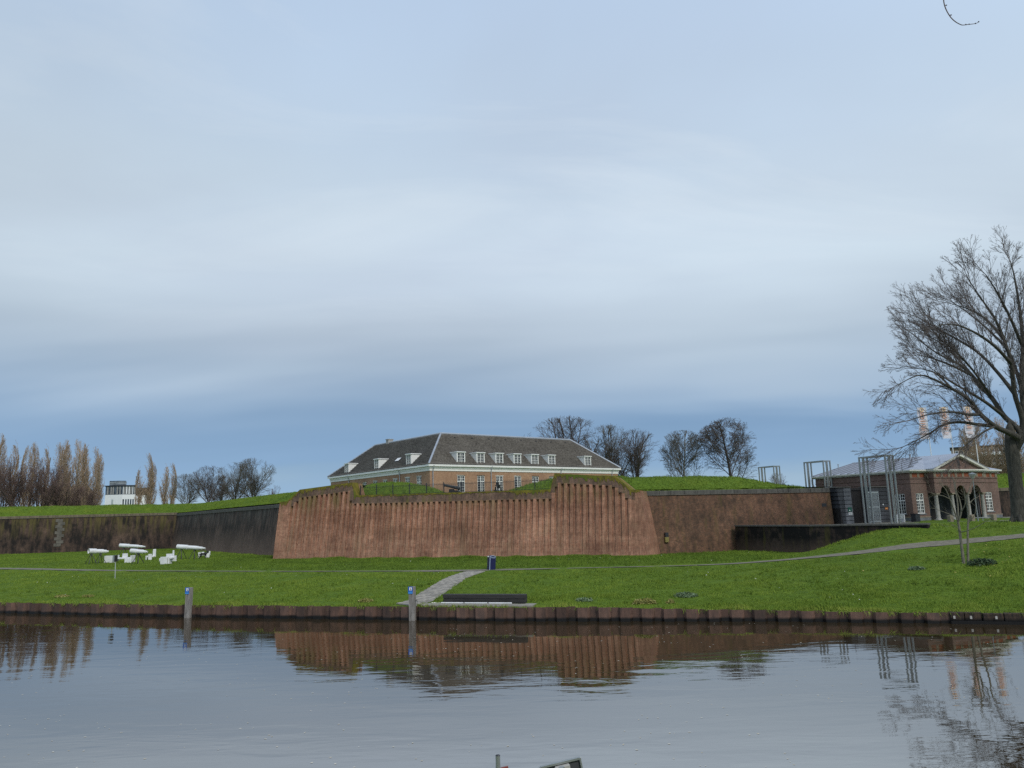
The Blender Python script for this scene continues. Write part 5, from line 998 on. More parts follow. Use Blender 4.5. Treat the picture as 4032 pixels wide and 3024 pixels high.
# ---------------------------------------------------------------- white telescopes and seats on the meadow
def telescope(px, py, axis_px, Lh, r, label, rz, tilt=-4, zax=1.42, legs=2, hollow=False, dY=0):
    p = gz(px, py, 2.0); p.y += 0; t = thing('telescope', label, 'sculpture', (p.x, p.y, tz(p.x, p.y)), rz, 'white telescope sculptures on black legs'); d = Vector((math.cos(R(tilt)), 0, math.sin(R(tilt)))); p0 = Vector((-Lh * .5, 0, zax + .1))
    secs = [(0, .37, r), (.37, .74, r * .82), (.74, .9, r * .62), (.9, 1.0, r * .38)]
    for a, c, rr in secs:
        b = MB(); b.sm = False; a_, c_ = a * Lh, c * Lh; pr = [(a_, rr * .86), (a_, rr), (c_, rr), (c_, rr * .5)]
        if a == 0: pr = [(a_ + .5, rr * .8), (a_ + .5, .001)][::-1] + [(a_ + .01, rr * .84), (a_, rr), (c_, rr), (c_, rr * .5)]
        obj('tube_section', b.lathe(pr, p0, d, 24), t, mat=MAT['white_coat'])
    lm_ = []
    for fr in ([.15, .62] if legs == 2 else [.45]):
        q = p0 + d * (Lh * fr); zt_ = q.z - r * .8
        for s_ in (-1, 1):
            for e in (-.32, .32): obj('leg', MB().tube((q.x, s_ * .05, zt_), (q.x + e * 1.35, s_ * .5, -.03), .032, n=6), t, mat=MAT['black_iron'])
        obj('saddle', MB().box(q.x - .1, q.x + .1, -.09, .09, zt_ - .08, zt_ + .06), t, mat=MAT['black_iron'])
    return t
telescope(752, 2203, 0, 3.75, .27, 'long white telescope sculpture on black legs beside the black dog', R(-14))
telescope(520, 2196, 0, 3.7, .25, 'long white telescope sculpture farther back, behind another one', R(-10), zax=1.5)
telescope(546, 2222, 0, 2.0, .25, 'shorter white telescope sculpture standing in front of a longer one', R(-12), zax=1.3, legs=1)
telescope(385, 2221, 0, 2.1, .28, 'white telescope sculpture seen end-on at the left, open ring facing out', R(50), zax=1.3, legs=2)
def seat(px, py, rz, label, slabs, name='meadow_bench'):
    p = gz(px, py, 2.0); t = thing(name, label, 'seat', (p.x, p.y, tz(p.x, p.y) - .02), rz, 'white block seats on the meadow')
    for nm, (x0, x1, y0, y1, z0, z1) in slabs: obj(nm, MB().cbox(x0, x1, y0, y1, z0, z1, .025), t, mat=MAT['white_coat'])
seat(473, 2217, R(-3), 'long white double bench with three upright backs behind the sign pole', [('side_panel', (-1.75, -.45, -.22, -.08, 0, .82)), ('backrest', (-.6, -.45, .06, .62, .2, .85)), ('seat', (-1.0, 1.45, -.05, .55, .42, .58)), ('backrest', (.02, .62, .3, .44, .58, 1.0)), ('side_panel', (.75, 1.5, -.5, -.36, -.05, .46)), ('side_panel', (1.32, 1.46, -.36, .5, .0, .78))])
seat(589, 2205, R(12), 'small white seat with a tall narrow back', [('side_panel', (-.42, -.28, -.25, .3, 0, .52)), ('seat', (-.35, .5, -.2, .35, .34, .5)), ('front_panel', (-.1, .3, -.36, -.22, -.05, .72)), ('backrest', (.25, .6, .3, .44, .35, 1.25))])
seat(655, 2221, R(-6), 'white cross-shaped seat with interlocking slabs', [('front_panel', (-.42, .32, -.5, -.36, -.03, .78)), ('side_panel', (.32, .46, -.36, .35, .02, .8)), ('armrest', (-.78, -.2, -.1, .04, .32, .62)), ('seat', (-.2, .75, -.3, .35, .58, .72)), ('armrest', (.42, .98, .12, .26, .3, .86)), ('backrest', (-.28, .4, .36, .5, .5, 1.05)), ('head_panel', (.42, .58, .36, .5, .5, 1.4))])
seat(806, 2195, R(4), 'white seat in two pieces at the small end of the long telescope', [('side_panel', (-.72, -.58, -.3, .4, 0, .7)), ('seat', (-.66, .3, -.1, .4, .32, .46)), ('backrest', (-.5, -.2, .3, .42, .46, .72)), ('front_panel', (.2, .68, -.42, -.28, -.05, .56)), ('head_panel', (.5, .66, -.1, .04, .3, .8))])
# black dog beside that seat
dp = gz(806, 2197, 2.0) + Vector((.12, -.9, 0)); dp.z = tz(dp.x, dp.y)
dg = thing('dog', 'black dog with pricked ears standing by the white seat', 'dog', dp, R(-8))
verts = [(0, 0, .52), (.22, 0, .54), (.40, 0, .58), (.52, 0, .70), (.60, 0, .80), (.72, 0, .79), (.80, 0, .765),     # spine to nose
         (-.20, 0, .55), (-.33, 0, .56), (-.42, 0, .50), (-.55, 0, .42), (-.66, 0, .46),                              # rump, tail
         (.36, .08, .44), (.35, .085, .24), (.37, .085, .05), (.43, .085, .025), (.36, -.08, .44), (.33, -.085, .24), (.31, -.085, .05), (.37, -.085, .025),   # fore legs: elbow, wrist, paw
         (-.26, .08, .42), (-.22, .09, .30), (-.34, .09, .18), (-.32, .09, .04), (-.26, .09, .025), (-.26, -.08, .42), (-.24, -.09, .30), (-.38, -.09, .18), (-.38, -.09, .04), (-.32, -.09, .025),
         (.575, .05, .88), (.565, .065, .97), (.575, -.05, .88), (.565, -.065, .97)]
edges = [(0, 1), (1, 2), (2, 3), (3, 4), (4, 5), (5, 6), (0, 7), (7, 8), (8, 9), (9, 10), (10, 11), (2, 12), (12, 13), (13, 14), (14, 15), (2, 16), (16, 17), (17, 18), (18, 19), (8, 20), (20, 21), (21, 22), (22, 23), (23, 24), (8, 25), (25, 26), (26, 27), (27, 28), (28, 29), (4, 30), (30, 31), (4, 32), (32, 33)]
rad = [.135, .155, .14, .09, .085, .05, .03, .115, .12, .035, .025, .012, .06, .036, .03, .03, .06, .036, .03, .03, .075, .055, .035, .028, .03, .075, .055, .035, .028, .03, .03, .01, .03, .01]
me = bpy.data.meshes.new('dog_body'); bm = bmesh.new(); lay = bm.verts.layers.skin.verify(); bv = [bm.verts.new(v) for v in verts]
for i, v_ in enumerate(bv): v_[lay].radius = (rad[i], rad[i]); v_[lay].use_root = i == 0
for a_, b_ in edges: bm.edges.new((bv[a_], bv[b_]))
bm.to_mesh(me); bm.free()
o = obj('body', me, dg, mat=MAT['dog_fur']); sk_ = o.modifiers.new('skin', 'SKIN'); sk_.use_smooth_shade = True; ss_ = o.modifiers.new('sub', 'SUBSURF'); ss_.levels = 1; ss_.render_levels = 2
obj('collar', MB().lathe([(-.02, .112), (.02, .112), (.02, .1), (-.02, .1), (-.02, .112)], (.475, 0, .65), (.62, 0, .72), 14), dg, mat=MAT['pale_stone'])

# ---------------------------------------------------------------- bank furniture
def mooring(px, pytop, pyb, label, lean, sw=.34):
    p = gz(px, pyb, 0.0); top = at(px, pytop, p.y); h = top.z; t = thing('mooring_post', label, 'post', (p.x, p.y - .12, 0), R(-14), 'grey timber mooring posts'); t.rotation_euler = (0, lean, R(-14))
    b = MB(); w_ = sw / 2; b.hexa([(-w_, -w_ * .9, -1.2), (w_, -w_ * .9, -1.2), (w_, w_ * .9, -1.2), (-w_, w_ * .9, -1.2), (-w_ * .98, -w_ * .9, h - .02), (w_ * .96, -w_ * .9, h - .02), (w_ * .96, w_ * .9, h), (-w_ * .98, w_ * .9, h)])
    shaft = obj('shaft', b, t, mat=MAT['grey_timber'])
    for i, (x0, x1) in enumerate(((-w_ * .55, -w_ * .5), (.0, .012), (w_ * .45, w_ * .5))): obj('drying_crack', MB().box(x0, x1, -w_ * .9 - .004, -w_ * .8, .2 + .1 * i, h - .5 + .1 * i), shaft, mat=MAT['black_timber'])
    s_ = obj('sign_plate', MB().box(-w_ - .02, w_ * .55, -w_ * .9 - .03, -w_ * .9 - .008, h - .4, h + .015), t, mat=MAT['blue_sign']); yy_ = -w_ * .9 - .033; c = -w_ * .22
    obj('pictogram_field', MB().box(c - .07, c + .09, yy_ - .003, yy_, h - .2, h - .03), s_, mat=MAT['white_coat']); obj('pictogram', MB().box(c - .01, c + .035, yy_ - .006, yy_ - .0035, h - .18, h - .11).box(c - .005, c + .03, yy_ - .006, yy_ - .0035, h - .1, h - .06).box(c + .035, c + .05, yy_ - .006, yy_ - .0035, h - .18, h - .14), s_, mat=MAT['black_print']); obj('text_line', MB().box(c - .07, c + .09, yy_ - .003, yy_, h - .265, h - .235), s_, mat=MAT['sky_blue_sign']); obj('text_panel', MB().box(-w_ - .005, w_ * .5, yy_ - .003, yy_, h - .385, h - .30), s_, mat=MAT['sky_blue_sign'])
    return t
mooring(743, 2313, 2432, 'grey timber mooring post with blue plate, alone at the left', R(1.2))
mp_ = mooring(1626, 2309, 2442, 'grey timber mooring post with blue plate in front of the paved path', R(-.6)); obj('mooring_hook', MB().tube((.2, 0, 1.1), (.3, -.02, 1.2), .018, n=6).tube((.3, -.02, 1.2), (.3, -.02, .85), .014, n=6), mp_, mat=MAT['black_iron'])
# bench
B0, B1 = hit(1741, 2373), hit(2082, 2373); bz = (B0.z + B1.z) / 2; brz = math.atan2(B1.y - B0.y, B1.x - B0.x)
yb = float(pile_y((B0.x + B1.x) / 2)); bl = 5.15; bc = Vector(((B0.x + B1.x) / 2, yb + 1.35, .84))
brz = math.atan2(pile_y(bc.x + 2) - pile_y(bc.x - 2), 4.0)
pad = MB(); 
for x0, x1, y0, y1 in ((-3.7, -2.4, -1.02, .0), (-2.38, -.4, -1.05, .1), (-.38, 1.6, -1.05, .1), (1.62, 3.2, -1.03, .08)): pad.cbox(x0, x1, y0, y1, -.3, .0, .015)
pdo = obj('bench_pad', pad, None, bc, brz, MAT['concrete']); tag(pdo, 'concrete strip under the bench at the quay edge', 'pavement', kind='structure')
bn = thing('bench', 'long black timber beam bench at the quay edge', 'bench', bc, brz)
for i, (z0, z1, y0, y1) in enumerate(((.05, .27, -.18, .22), (.285, .52, -.2, .24))): obj('beam', MB().cbox(-bl / 2 + (.02 if i == 0 else 0), bl / 2, y0, y1, z0, z1, .02), bn, mat=MAT['black_timber'])
for x in (-bl / 2 + .3, 0, bl / 2 - .3): obj('support', MB().box(x - .1, x + .1, -.12, .16, -.05, .048), bn, mat=MAT['black_iron'])
for i in range(3):
    x0 = -bl / 2 - .04 + i * 1.5; o = obj('white_edging_tube', MB().tube((x0, 0, 0), (x0 + 1.42, 0, 0), .042, n=10), None, bc + Matrix.Rotation(brz, 3, 'Z') @ Vector((0, -.36, .045)), brz, MAT['white_coat'])
    tag(o, ['white tube lying before the bench, at its path end', 'white tube lying before the middle of the bench', 'white tube lying before the far right part of the bench'][i], 'tube', 'white tubes before the bench')
for i in range(7):
    a = Vector((-bl / 2 - random.uniform(.15, .75), -.1 + random.uniform(-.1, .12), .02)); s_ = random.uniform(.03, .06); b = MB(); b.sm = True; b.lathe([(-s_ * .5, 0.001), (-s_ * .3, s_ * .8), (.1 * s_, s_), (s_ * .5, s_ * .7), (s_ * .7, .001)], n=7)
    tag(obj('pebble', b, None, bc + Matrix.Rotation(brz, 3, 'Z') @ a, random.uniform(0, 3), MAT['petal']), 'pale pebble at the path end of the bench', 'pebble', 'pale pebbles beside the bench')
# blue bin beside the paths
bp = hit(1934, 2245); bnz = thing('blue_bin', 'dark blue litter bin with a pale blue edge band at the path junction', 'bin', bp, R(28)); bnz.rotation_euler = (0, R(4), R(24))
prf = [(-.26, .0), (.26, 0), (.26, .98), (.2, 1.08), (.05, 1.13), (-.05, 1.13), (-.2, 1.08), (-.26, .98)]
obj('body', MB().prism(prf, -.25, .25), bnz, mat=MAT['blue_paint'])
def strip(poly, w_, y):
    b = MB(); c = Vector((0, .5)); 
    for (x0, z0), (x1, z1) in zip(poly[:-1], poly[1:]):
        a0 = Vector((x0, z0)); a1 = Vector((x1, z1)); i0 = a0 + (c - a0).normalized() * 0; n0 = Vector((math.copysign(w_, -x0) if abs(x0) > .21 else 0, -w_ if z0 > 1.0 else 0)); n1 = Vector((math.copysign(w_, -x1) if abs(x1) > .21 else 0, -w_ if z1 > 1.0 else 0))
        b.hexa([(x0, y, z0), (x1, y, z1), (x1, y + .02, z1), (x0, y + .02, z0), (x0 + n0.x, y, z0 + n0.y), (x1 + n1.x, y, z1 + n1.y), (x1 + n1.x, y + .02, z1 + n1.y), (x0 + n0.x, y + .02, z0 + n0.y)])
    return b
obj('edge_band', strip([(-.265, .0), (-.265, .98), (-.205, 1.085), (-.05, 1.135), (.05, 1.135), (.205, 1.085), (.265, .98)], .05, -.272), bnz, mat=MAT['pale_blue_band'])
obj('slot_plate', MB().box(-.17, .2, -.268, -.252, .93, .98), bnz, mat=MAT['pale_blue_band']); obj('ash_tray', MB().box(-.36, -.265, -.1, .1, 1.0, 1.08), bnz, mat=MAT['petal'])
# thin sign pole on the meadow
sp0 = hit(453, 2280); sn = thing('sign_pole', 'thin pale pole with a narrow grey sign seen from its edge', 'sign', sp0)
obj('pole', MB().tube((0, 0, -.1), (-.06, 0, 2.0), .035, n=8), sn, mat=MAT['light_steel']); obj('sign_panel', MB().box(-.19, -.04, -.25, .25, 1.45, 2.0), sn, mat=MAT['steel']); obj('sign_edge', MB().box(-.035, .01, -.25, .25, 1.45, 2.0), sn, mat=MAT['black_iron'])

# ---------------------------------------------------------------- near bank: pole and the back of a sign
np0 = at(1960, 2972, 10.8); nz = .95
npo = thing('round_pole', 'grey steel pole end with a red board at the bottom picture edge', 'pole', (np0.x, np0.y, nz))
obj('shaft', MB().tube((0, 0, -.3), (0, 0, np0.z - nz - .01), .03, n=14), npo, mat=MAT['steel']); obj('cap', MB().lathe([(np0.z - nz - .01, .031), (np0.z - nz, .024), (np0.z - nz + .002, .001)], n=14), npo, mat=MAT['black_iron']); obj('sleeve', MB().tube((0, 0, .3), (0, 0, np0.z - nz - .14), .0325, n=14), npo, mat=MAT['steel'])
obj('red_board', MB().hexa([(.035, .02, np0.z - nz - .22), (.14, .02, np0.z - nz - .21), (.14, .06, np0.z - nz - .21), (.035, .06, np0.z - nz - .22), (.035, .02, np0.z - nz - .168), (.125, .02, np0.z - nz - .152), (.125, .06, np0.z - nz - .152), (.035, .06, np0.z - nz - .168)]), npo, mat=MAT['red_wood'])
sc_ = at(2203, 2998, 10.4); sg = thing('road_sign', 'aluminium back of a tilted sign at the bottom picture edge', 'sign', (sc_.x, sc_.y, sc_.z), R(6)); sg.rotation_euler = (R(0), R(-9.5), R(6))
w2 = .265; hh = .8
obj('panel', MB().box(-w2 + .02, w2 - .02, -.01, .0, -hh, -.025), sg, mat=MAT['dark_block'])
obj('rim', MB().box(-w2 + .02, w2 - .02, -.04, .012, -.024, 0).box(-w2, -w2 + .02, -.04, .012, -hh, -.006).box(w2 - .02, w2, -.04, .012, -hh, -.006).box(-w2 + .02, w2 - .02, -.04, .012, -hh - .02, -hh), sg, mat=MAT['steel'])
obj('clamp', MB().cbox(-.08, .11, -.085, -.012, -.085, -.035, .012).tube((-.04, -.11, -.06), (-.04, -.08, -.06), .014, n=8), sg, mat=MAT['pale_stone'])
obj('clamp', MB().cbox(-.1, .1, -.085, -.012, -.6, -.55, .012), sg, mat=MAT['pale_stone']); obj('post', MB().tube((0, -.12, -1.75), (0, -.12, -.03), .035, n=12), sg, mat=MAT['steel'])
# overhanging tree on the near bank: only the tip of one hanging twig shows
random.seed(3); ot = thing('overhanging_tree', 'thin curved hanging twig with buds against the sky at the top edge', 'tree', (9.6, 1.6, 4.1))
TW = [(3700, -260), (3708, -120), (3714, -20), (3720, 24), (3739, 62), (3760, 84), (3783, 97), (3795, 98.5), (3815, 96), (3840, 93), (3853, 87)]
tp_ = [at(x, y, 6.0) - Vector(ot.location) for x, y in TW]; tt = Tubes(); S = smooth_poly(tp_, 4)
for i in range(len(S) - 1): tt.add(S[i], S[i + 1], .0052 * (1 - .6 * i / len(S)), .0052 * (1 - .6 * (i + 1) / len(S)))
obj('twig', tt.mesh('twig', 8, 'twig_red'), ot)
for (x, y, dx, dy) in ((3719, 23, 9, -3), (3738, 60, 9, -1), (3802, 97.5, 2, -2), (3815, 96, 2, -1.5), (3840, 93, 2, -1.5), (3853, 87, 1, -3)):
    a = at(x, y, 6.0) - Vector(ot.location); c = at(x + dx, y + dy, 6.0) - Vector(ot.location); lb_ = (c - a).length; obj('bud', MB().lathe([(h_ * lb_, r_) for h_, r_ in ([(0, .004), (.3, .006), (.75, .0055), (1.0, .001)] if dx < 5 else [(0, .003), (.55, .003), (.65, .0055), (1, .004)])], a, c - a, 8), ot, mat=MAT['bark_dark'])
for o_ in ot.children:
    if o_.name.startswith('bud'):
        pass
trk = Tubes(); TPt = [Vector((0, 0, -.4)), Vector((.1, 0, 2)), Vector((.0, .1, 4.2)), Vector((-.3, .3, 6))]
TS = smooth_poly(TPt, 7)
for i in range(len(TS) - 1): trk.add(TS[i], TS[i + 1], .26 - .008 * i, .252 - .008 * i)
br = smooth_poly([TPt[3] - Vector((0, 0, .4)), Vector((-1.6, 1.5, 6.4)), Vector((-3.4, 2.8, 6.6)).lerp(tp_[0], .3) + Vector((0, 0, .3)), tp_[0] + Vector((.25, -.15, .4)), tp_[0]], 6)
obj('trunk', trk.mesh('ov_trunk', 16, 'bark_trunk'), ot); trk = Tubes()
for i in range(len(br) - 1): trk.add(br[i], br[i + 1], .09 * (1 - i / len(br)) ** 1.6 + .0052, .09 * (1 - (i + 1) / len(br)) ** 1.6 + .0052)
obj('branch', trk.mesh('ov_branch', 10, 'bark_trunk'), ot)

# ---------------------------------------------------------------- far buildings
def far_box(name, label, px, Y, zb, rz): p = at(px, 2000, Y); return thing(name, label, 'building', (p.x, p.y, zb), rz)
OY = 400.0
fo = far_box('office_building', 'white office building with dark glass upper floor between the poplars', 478, OY, 4.0, R(30))
def fz_(py): return at(480, py, OY).z - 4.0
zv, z1, z2, z3 = fz_(1986), fz_(1947), fz_(1914), fz_(1891)
WXS = (.3, 1.5, 2.6, 3.7, 4.8, 6.6, 7.6, 8.6)
obj('white_storey', rect_wall(MB(), 0, 6.2, 0, z1, [(x, x + .7, zv - 2.5, zv + 2.6) for x in WXS[:5]], 0, .4), fo, mat=MAT['render_white'])
LXo, LYo = -7.4, 5.4
def lft(t, dy=0): return (LXo * t, LYo * t + dy)
obj('white_storey', MB().quad((0, 0, 0), (0, 0, z1), (LXo, LYo, z1), (LXo, LYo, 0)).quad((LXo, LYo, 0), (LXo, LYo, z1), (0, 12, z1), (0, 12, 0)), fo, mat=MAT['render_white'])
(xa, ya), (xb, yb_) = lft(.5, -.08), lft(.62, -.08); obj('door', MB().hexa([(xb, yb_, zv - 2), (xa, ya, zv - 2), (xa, ya + .3, zv - 2), (xb, yb_ + .3, zv - 2), (xb, yb_, zv + 2.6), (xa, ya, zv + 2.6), (xa, ya + .3, zv + 2.6), (xb, yb_ + .3, zv + 2.6)]), fo, mat=MAT['light_steel'])
for x in WXS[:5]: obj('window', MB().box(x + .02, x + .68, .2, .26, zv - 2.48, zv + 2.58), fo, mat=MAT['office_glass'])
obj('glass_storey', MB().hexa([(0, .15, z1), (6.2, .15, z1), (6.2, 12, z1), (LXo + .1, LYo + .1, z1), (0, .15, z2), (6.2, .15, z2), (6.2, 12, z2), (LXo + .1, LYo + .1, z2)]), fo, mat=MAT['office_glass'])
for i, x in enumerate((.3, .9, 1.7, 2.4, 2.9, 3.7, 4.6, 5.4)): obj('blind_panel', MB().box(x, x + (.5 if i % 3 else .3), .06, .13, z1 + .2, z2 - .1), fo, mat=MAT['curtain'] if i % 2 else MAT['render_white'])
for i, t in enumerate((.1, .26, .5, .62, .82)):
    (x, y), (x2, y2) = lft(t, 0), lft(t + .07, 0); obj('blind_panel', MB().hexa([(x2, y2 - .05, z1 + .2), (x, y - .05, z1 + .2), (x, y + .05, z1 + .2), (x2, y2 + .05, z1 + .2), (x2, y2 - .05, z2 - .1), (x, y - .05, z2 - .1), (x, y + .05, z2 - .1), (x2, y2 + .05, z2 - .1)]), fo, mat=MAT['curtain'])
obj('flat_roof', MB().hexa([(0, -.4, z2), (6.5, -.4, z2), (6.5, 12, z2), (LXo - .5, LYo - .1, z2), (0, -.4, z2 + .5), (6.5, -.4, z2 + .5), (6.5, 12, z2 + .5), (LXo - .5, LYo - .1, z2 + .5)]), fo, mat=MAT['black_iron'])
o = obj('plant_room', MB().hexa([(-1.6, 4.5, z2 + .51), (1.8, 4.8, z2 + .51), (2.4, 9, z2 + .51), (-5.6, 7, z2 + .51), (-1.6, 4.5, z3), (1.8, 4.8, z3), (2.4, 9, z3), (-5.6, 7, z3)]), fo, mat=MAT['office_glass'])
for i in range(2): z_ = z2 + .5 + (z3 - z2) * (.25 + .28 * i); obj('louvre', MB().hexa([(-1.6, 4.4, z_), (1.9, 4.7, z_), (2.5, 9, z_), (-5.7, 7, z_), (-1.6, 4.4, z_ + .28), (1.9, 4.7, z_ + .28), (2.5, 9, z_ + .28), (-5.7, 7, z_ + .28)]), o, mat=MAT['light_steel'])
obj('dark_wing', MB().box(6.52, 13, 1.2, 12, z1 - .4, z2 - .8), fo, mat=MAT['black_iron']); obj('white_wing', MB().box(6.52, 13, .7, 12, 0, z1 - .42), fo, mat=MAT['render_white'])
# brick house hidden behind the thicket
bh = far_box('far_brick_house', 'far brick house with white windows half hidden by the left thicket', 165, 196, 7.4, R(4)); zt = at(200, 1948, 196).z - 7.4
obj('wall', rect_wall(MB(), 0, 9.5, 0, zt, [(x, x + .75, .5, 1.5) for x in (.6, 2.1, 3.6, 5.2, 6.7, 8.2)]), bh, mat=MAT['apartment_brick']); obj('rear_wall', MB().box(0, 9.5, .4, 6, 0, zt), bh, mat=MAT['apartment_brick'])
obj('roof', MB().add([(-.3, -.4, zt), (9.8, -.4, zt), (9.8, 6.4, zt), (-.3, 6.4, zt), (0, 3, zt + 2.2), (9.5, 3, zt + 2.2)], [(0, 1, 5, 4), (2, 3, 4, 5), (0, 4, 3), (1, 2, 5)]), bh, mat=MAT['pantile'])
for x in (.6, 2.1, 3.6, 5.2, 6.7, 8.2): o = obj('window', MB().box(x, x + .09, 0, .06, .5, 1.5).box(x + .66, x + .75, 0, .06, .5, 1.5).box(x + .09, x + .66, 0, .06, 1.4, 1.5).box(x + .09, x + .66, 0, .06, .5, .6).box(x + .33, x + .42, 0, .06, .6, 1.4), bh, mat=MAT['white_paint']); obj('pane', MB().box(x + .05, x + .7, .08, .1, .52, 1.48), o, mat=MAT['glass'])
# apartment block behind the big tree
ap_p = at(3772, 2000, 250); az = 4.0; ab = thing('apartment_block', 'brown apartment block with pale balcony bands behind the bare trees', 'building', (ap_p.x, ap_p.y, az), R(-29)); za = at(3900, 1762, 250).z - az; wA = at(3996, 2000, 250).x - ap_p.x
obj('wall', MB().box(0, wA, 0, 12, 0, za), ab, mat=MAT['apartment_brick']); nf = 6
for i in range(nf):
    z_ = za * (i + .15) / nf; o = obj('balcony', MB().box(wA * .30, wA + .5, -1.2, -.05, z_, z_ + .18).box(wA * .30, wA + .5, -1.25, -1.12, z_ + .18, z_ + .95), ab, mat=MAT['render_white'])
    for k in range(4): x = wA * (.06 + .06 * k) + k * .4; w_o = obj('window', MB().box(x, x + .9, -.06, .05, z_ + .5, z_ + 1.9), ab, mat=MAT['white_paint']); obj('pane', MB().box(x + .1, x + .8, -.08, -.061, z_ + .6, z_ + 1.8), w_o, mat=MAT['office_glass'])
    for k in range(5): x = wA * .33 + k * (wA * .13); w_o = obj('window', MB().box(x, x + 1.3, -.06, -.003, z_ + 1.0, z_ + 2.3), ab, mat=MAT['white_paint']); obj('pane', MB().box(x + .1, x + 1.2, -.08, -.061, z_ + 1.05, z_ + 2.2), w_o, mat=MAT['office_glass'])
obj('flat_roof', MB().box(-.3, wA + .6, -.4, 12.3, za, za + .35), ab, mat=MAT['black_iron'])

# ---------------------------------------------------------------- grass, flowers, leaves
def dist_path(P):
    d = np.full(len(P), 99.0)
    for poly, hw_ in ((MAIN, 1.05), (DP, .82)):
        Q = np.array([[p.x, p.y] for p in poly])
        for a, c in zip(Q[:-1], Q[1:]):
            ab_ = c - a; t = np.clip(((P - a) @ ab_) / (ab_ @ ab_ + 1e-9), 0, 1); d = np.minimum(d, np.linalg.norm(P - (a + t[:, None] * ab_), axis=1) - hw_)
    return d
def blades(P, hgt, wid, name, label, tone, per=3):
    n = len(P); k = n * per; base = np.repeat(P, per, 0) + np.concatenate([RNG.normal(0, .045, (k, 2)), np.zeros((k, 1))], 1); h = np.repeat(hgt, per) * RNG.uniform(.6, 1.25, k); a = RNG.uniform(0, 2 * np.pi, k); w_ = np.repeat(wid, per)
    U = np.stack([np.cos(a), np.sin(a), np.zeros(k)], 1) * w_[:, None]; b2 = RNG.uniform(0, 2 * np.pi, k); le = RNG.uniform(.15, .75, k)
    tip = base + np.stack([np.cos(b2) * le * h, np.sin(b2) * le * h, h], 1); base[:, 2] -= .02
    V = np.stack([base - U, base + U, tip], 1).reshape(-1, 3); me = np_mesh(name, V, np.arange(3 * k).reshape(-1, 3), 3)
    at_ = me.attributes.new('tone', 'FLOAT', 'POINT'); tn = np.repeat(np.clip(np.repeat(tone, per) + RNG.normal(0, .11, k), 0, 1), 3).reshape(-1, 3); tn[:, 2] = np.clip(tn[:, 2] + .12, 0, 1); at_.data.foreach_set('value', tn.ravel().astype(np.float32))
    o = obj(name, me, mat=MAT['grass_blade']); tag(o, label, 'grass', kind='stuff'); return o
# meadow: density falls with distance
def vnoise(x, y, s_):   # cheap smooth value noise
    r = np.random.default_rng(4).random((64, 64)); u, v = x / s_, y / s_; i, j = np.floor(u).astype(int), np.floor(v).astype(int); f, g_ = u - i, v - j; f = f * f * (3 - 2 * f); g_ = g_ * g_ * (3 - 2 * g_)
    q = lambda a, b_: r[a % 64, b_ % 64]
    return (q(i, j) * (1 - f) + q(i + 1, j) * f) * (1 - g_) + (q(i, j + 1) * (1 - f) + q(i + 1, j + 1) * f) * g_
M_ = 330000; D = 38 + 100 * RNG.random(M_) ** 1.9; X = (RNG.random(M_) * 1.42 - .71) * D; ok = D > pile_y(X) + .06; X, D = X[ok], D[ok]
e_ = np.array([math.cos(BRZ), math.sin(BRZ)]); rel = np.stack([X - BA.x, D - BA.y], 1); sB = rel @ e_; tB = rel @ np.array([-e_[1], e_[0]]); keep = ~((sB > -.2) & (sB < BL + .1) & (tB > -.05))
keep &= ~((X > 12.4) & (D > 76.1 + (X - 12.83) * .37 + .05)); keep &= dist_path(np.stack([X, D], 1)) > RNG.uniform(-.08, .12, len(X))
bl_ = Matrix.Rotation(-brz, 3, 'Z'); lx = (X - bc.x) * math.cos(brz) + (D - bc.y) * math.sin(brz); ly = -(X - bc.x) * math.sin(brz) + (D - bc.y) * math.cos(brz); keep &= ~((lx > -3.7) & (lx < 3.2) & (ly > -1.03) & (ly < .25))
keep &= ~((X > 22.0) & (D > 79.4 - (X - 21.6) * 2.36) & (D > 70.0 - (X - 25.5) * .985) & (X < 33)); keep &= ~((X > 33) & (D > 66.5 + (X - 33) * .6))
X, D = X[keep], D[keep]; Z = terr(X, D); big = vnoise(X + 300, D, 1.3) * .6 + vnoise(X + 300, D, .5) * .4; tall = np.where(big > .62, 1.5, 1.0); edge = np.clip(1 - (D - pile_y(X)) / 1.0, 0, 1)
cl2 = vnoise(X + 100, D, .8) * .5 + vnoise(X + 70, D * 1.0, 2.2) * .5; mx_ = np.array([p.x for p in MAIN]); my_ = np.array([p.y for p in MAIN]); beyond_path = np.clip((D - np.interp(X, mx_, my_) - .6) / .8, 0, 1) * np.clip((24 - X) / 4, 0, 1) * np.clip((X + 45) / 15, .35, 1); hg = (.05 + .16 * np.clip(cl2 - .3, 0, 1) ** 1.2 * 1.6) * (.75 + .5 * big) + .05 * edge + .05 * beyond_path; wd_ = .011 + .00013 * D  # past the main path the blades are taller and darker in tone
blades(np.stack([X, D, Z], 1), hg, wd_, 'meadow_grass', 'short green meadow grass between quay and ramparts', .12 + .45 * big + .5 * (cl2 - .35) + .35 * edge - .22 * beyond_path, 3)
# coarser tufts standing out of the sward
k_ = RNG.random(len(X)) < np.clip((vnoise(X + 210, D, 1.6) - .55) * .18, 0, 1) * np.clip(1.5 - (D - 40) / 40, .15, 1); XT, DT, ZT = X[k_], D[k_], Z[k_]
blades(np.stack([XT, DT, ZT], 1), .12 + .1 * RNG.random(len(XT)), np.full(len(XT), .02), 'grass_tufts', 'coarse darker tufts scattered over the meadow', .05 + .5 * RNG.random(len(XT)), 9)
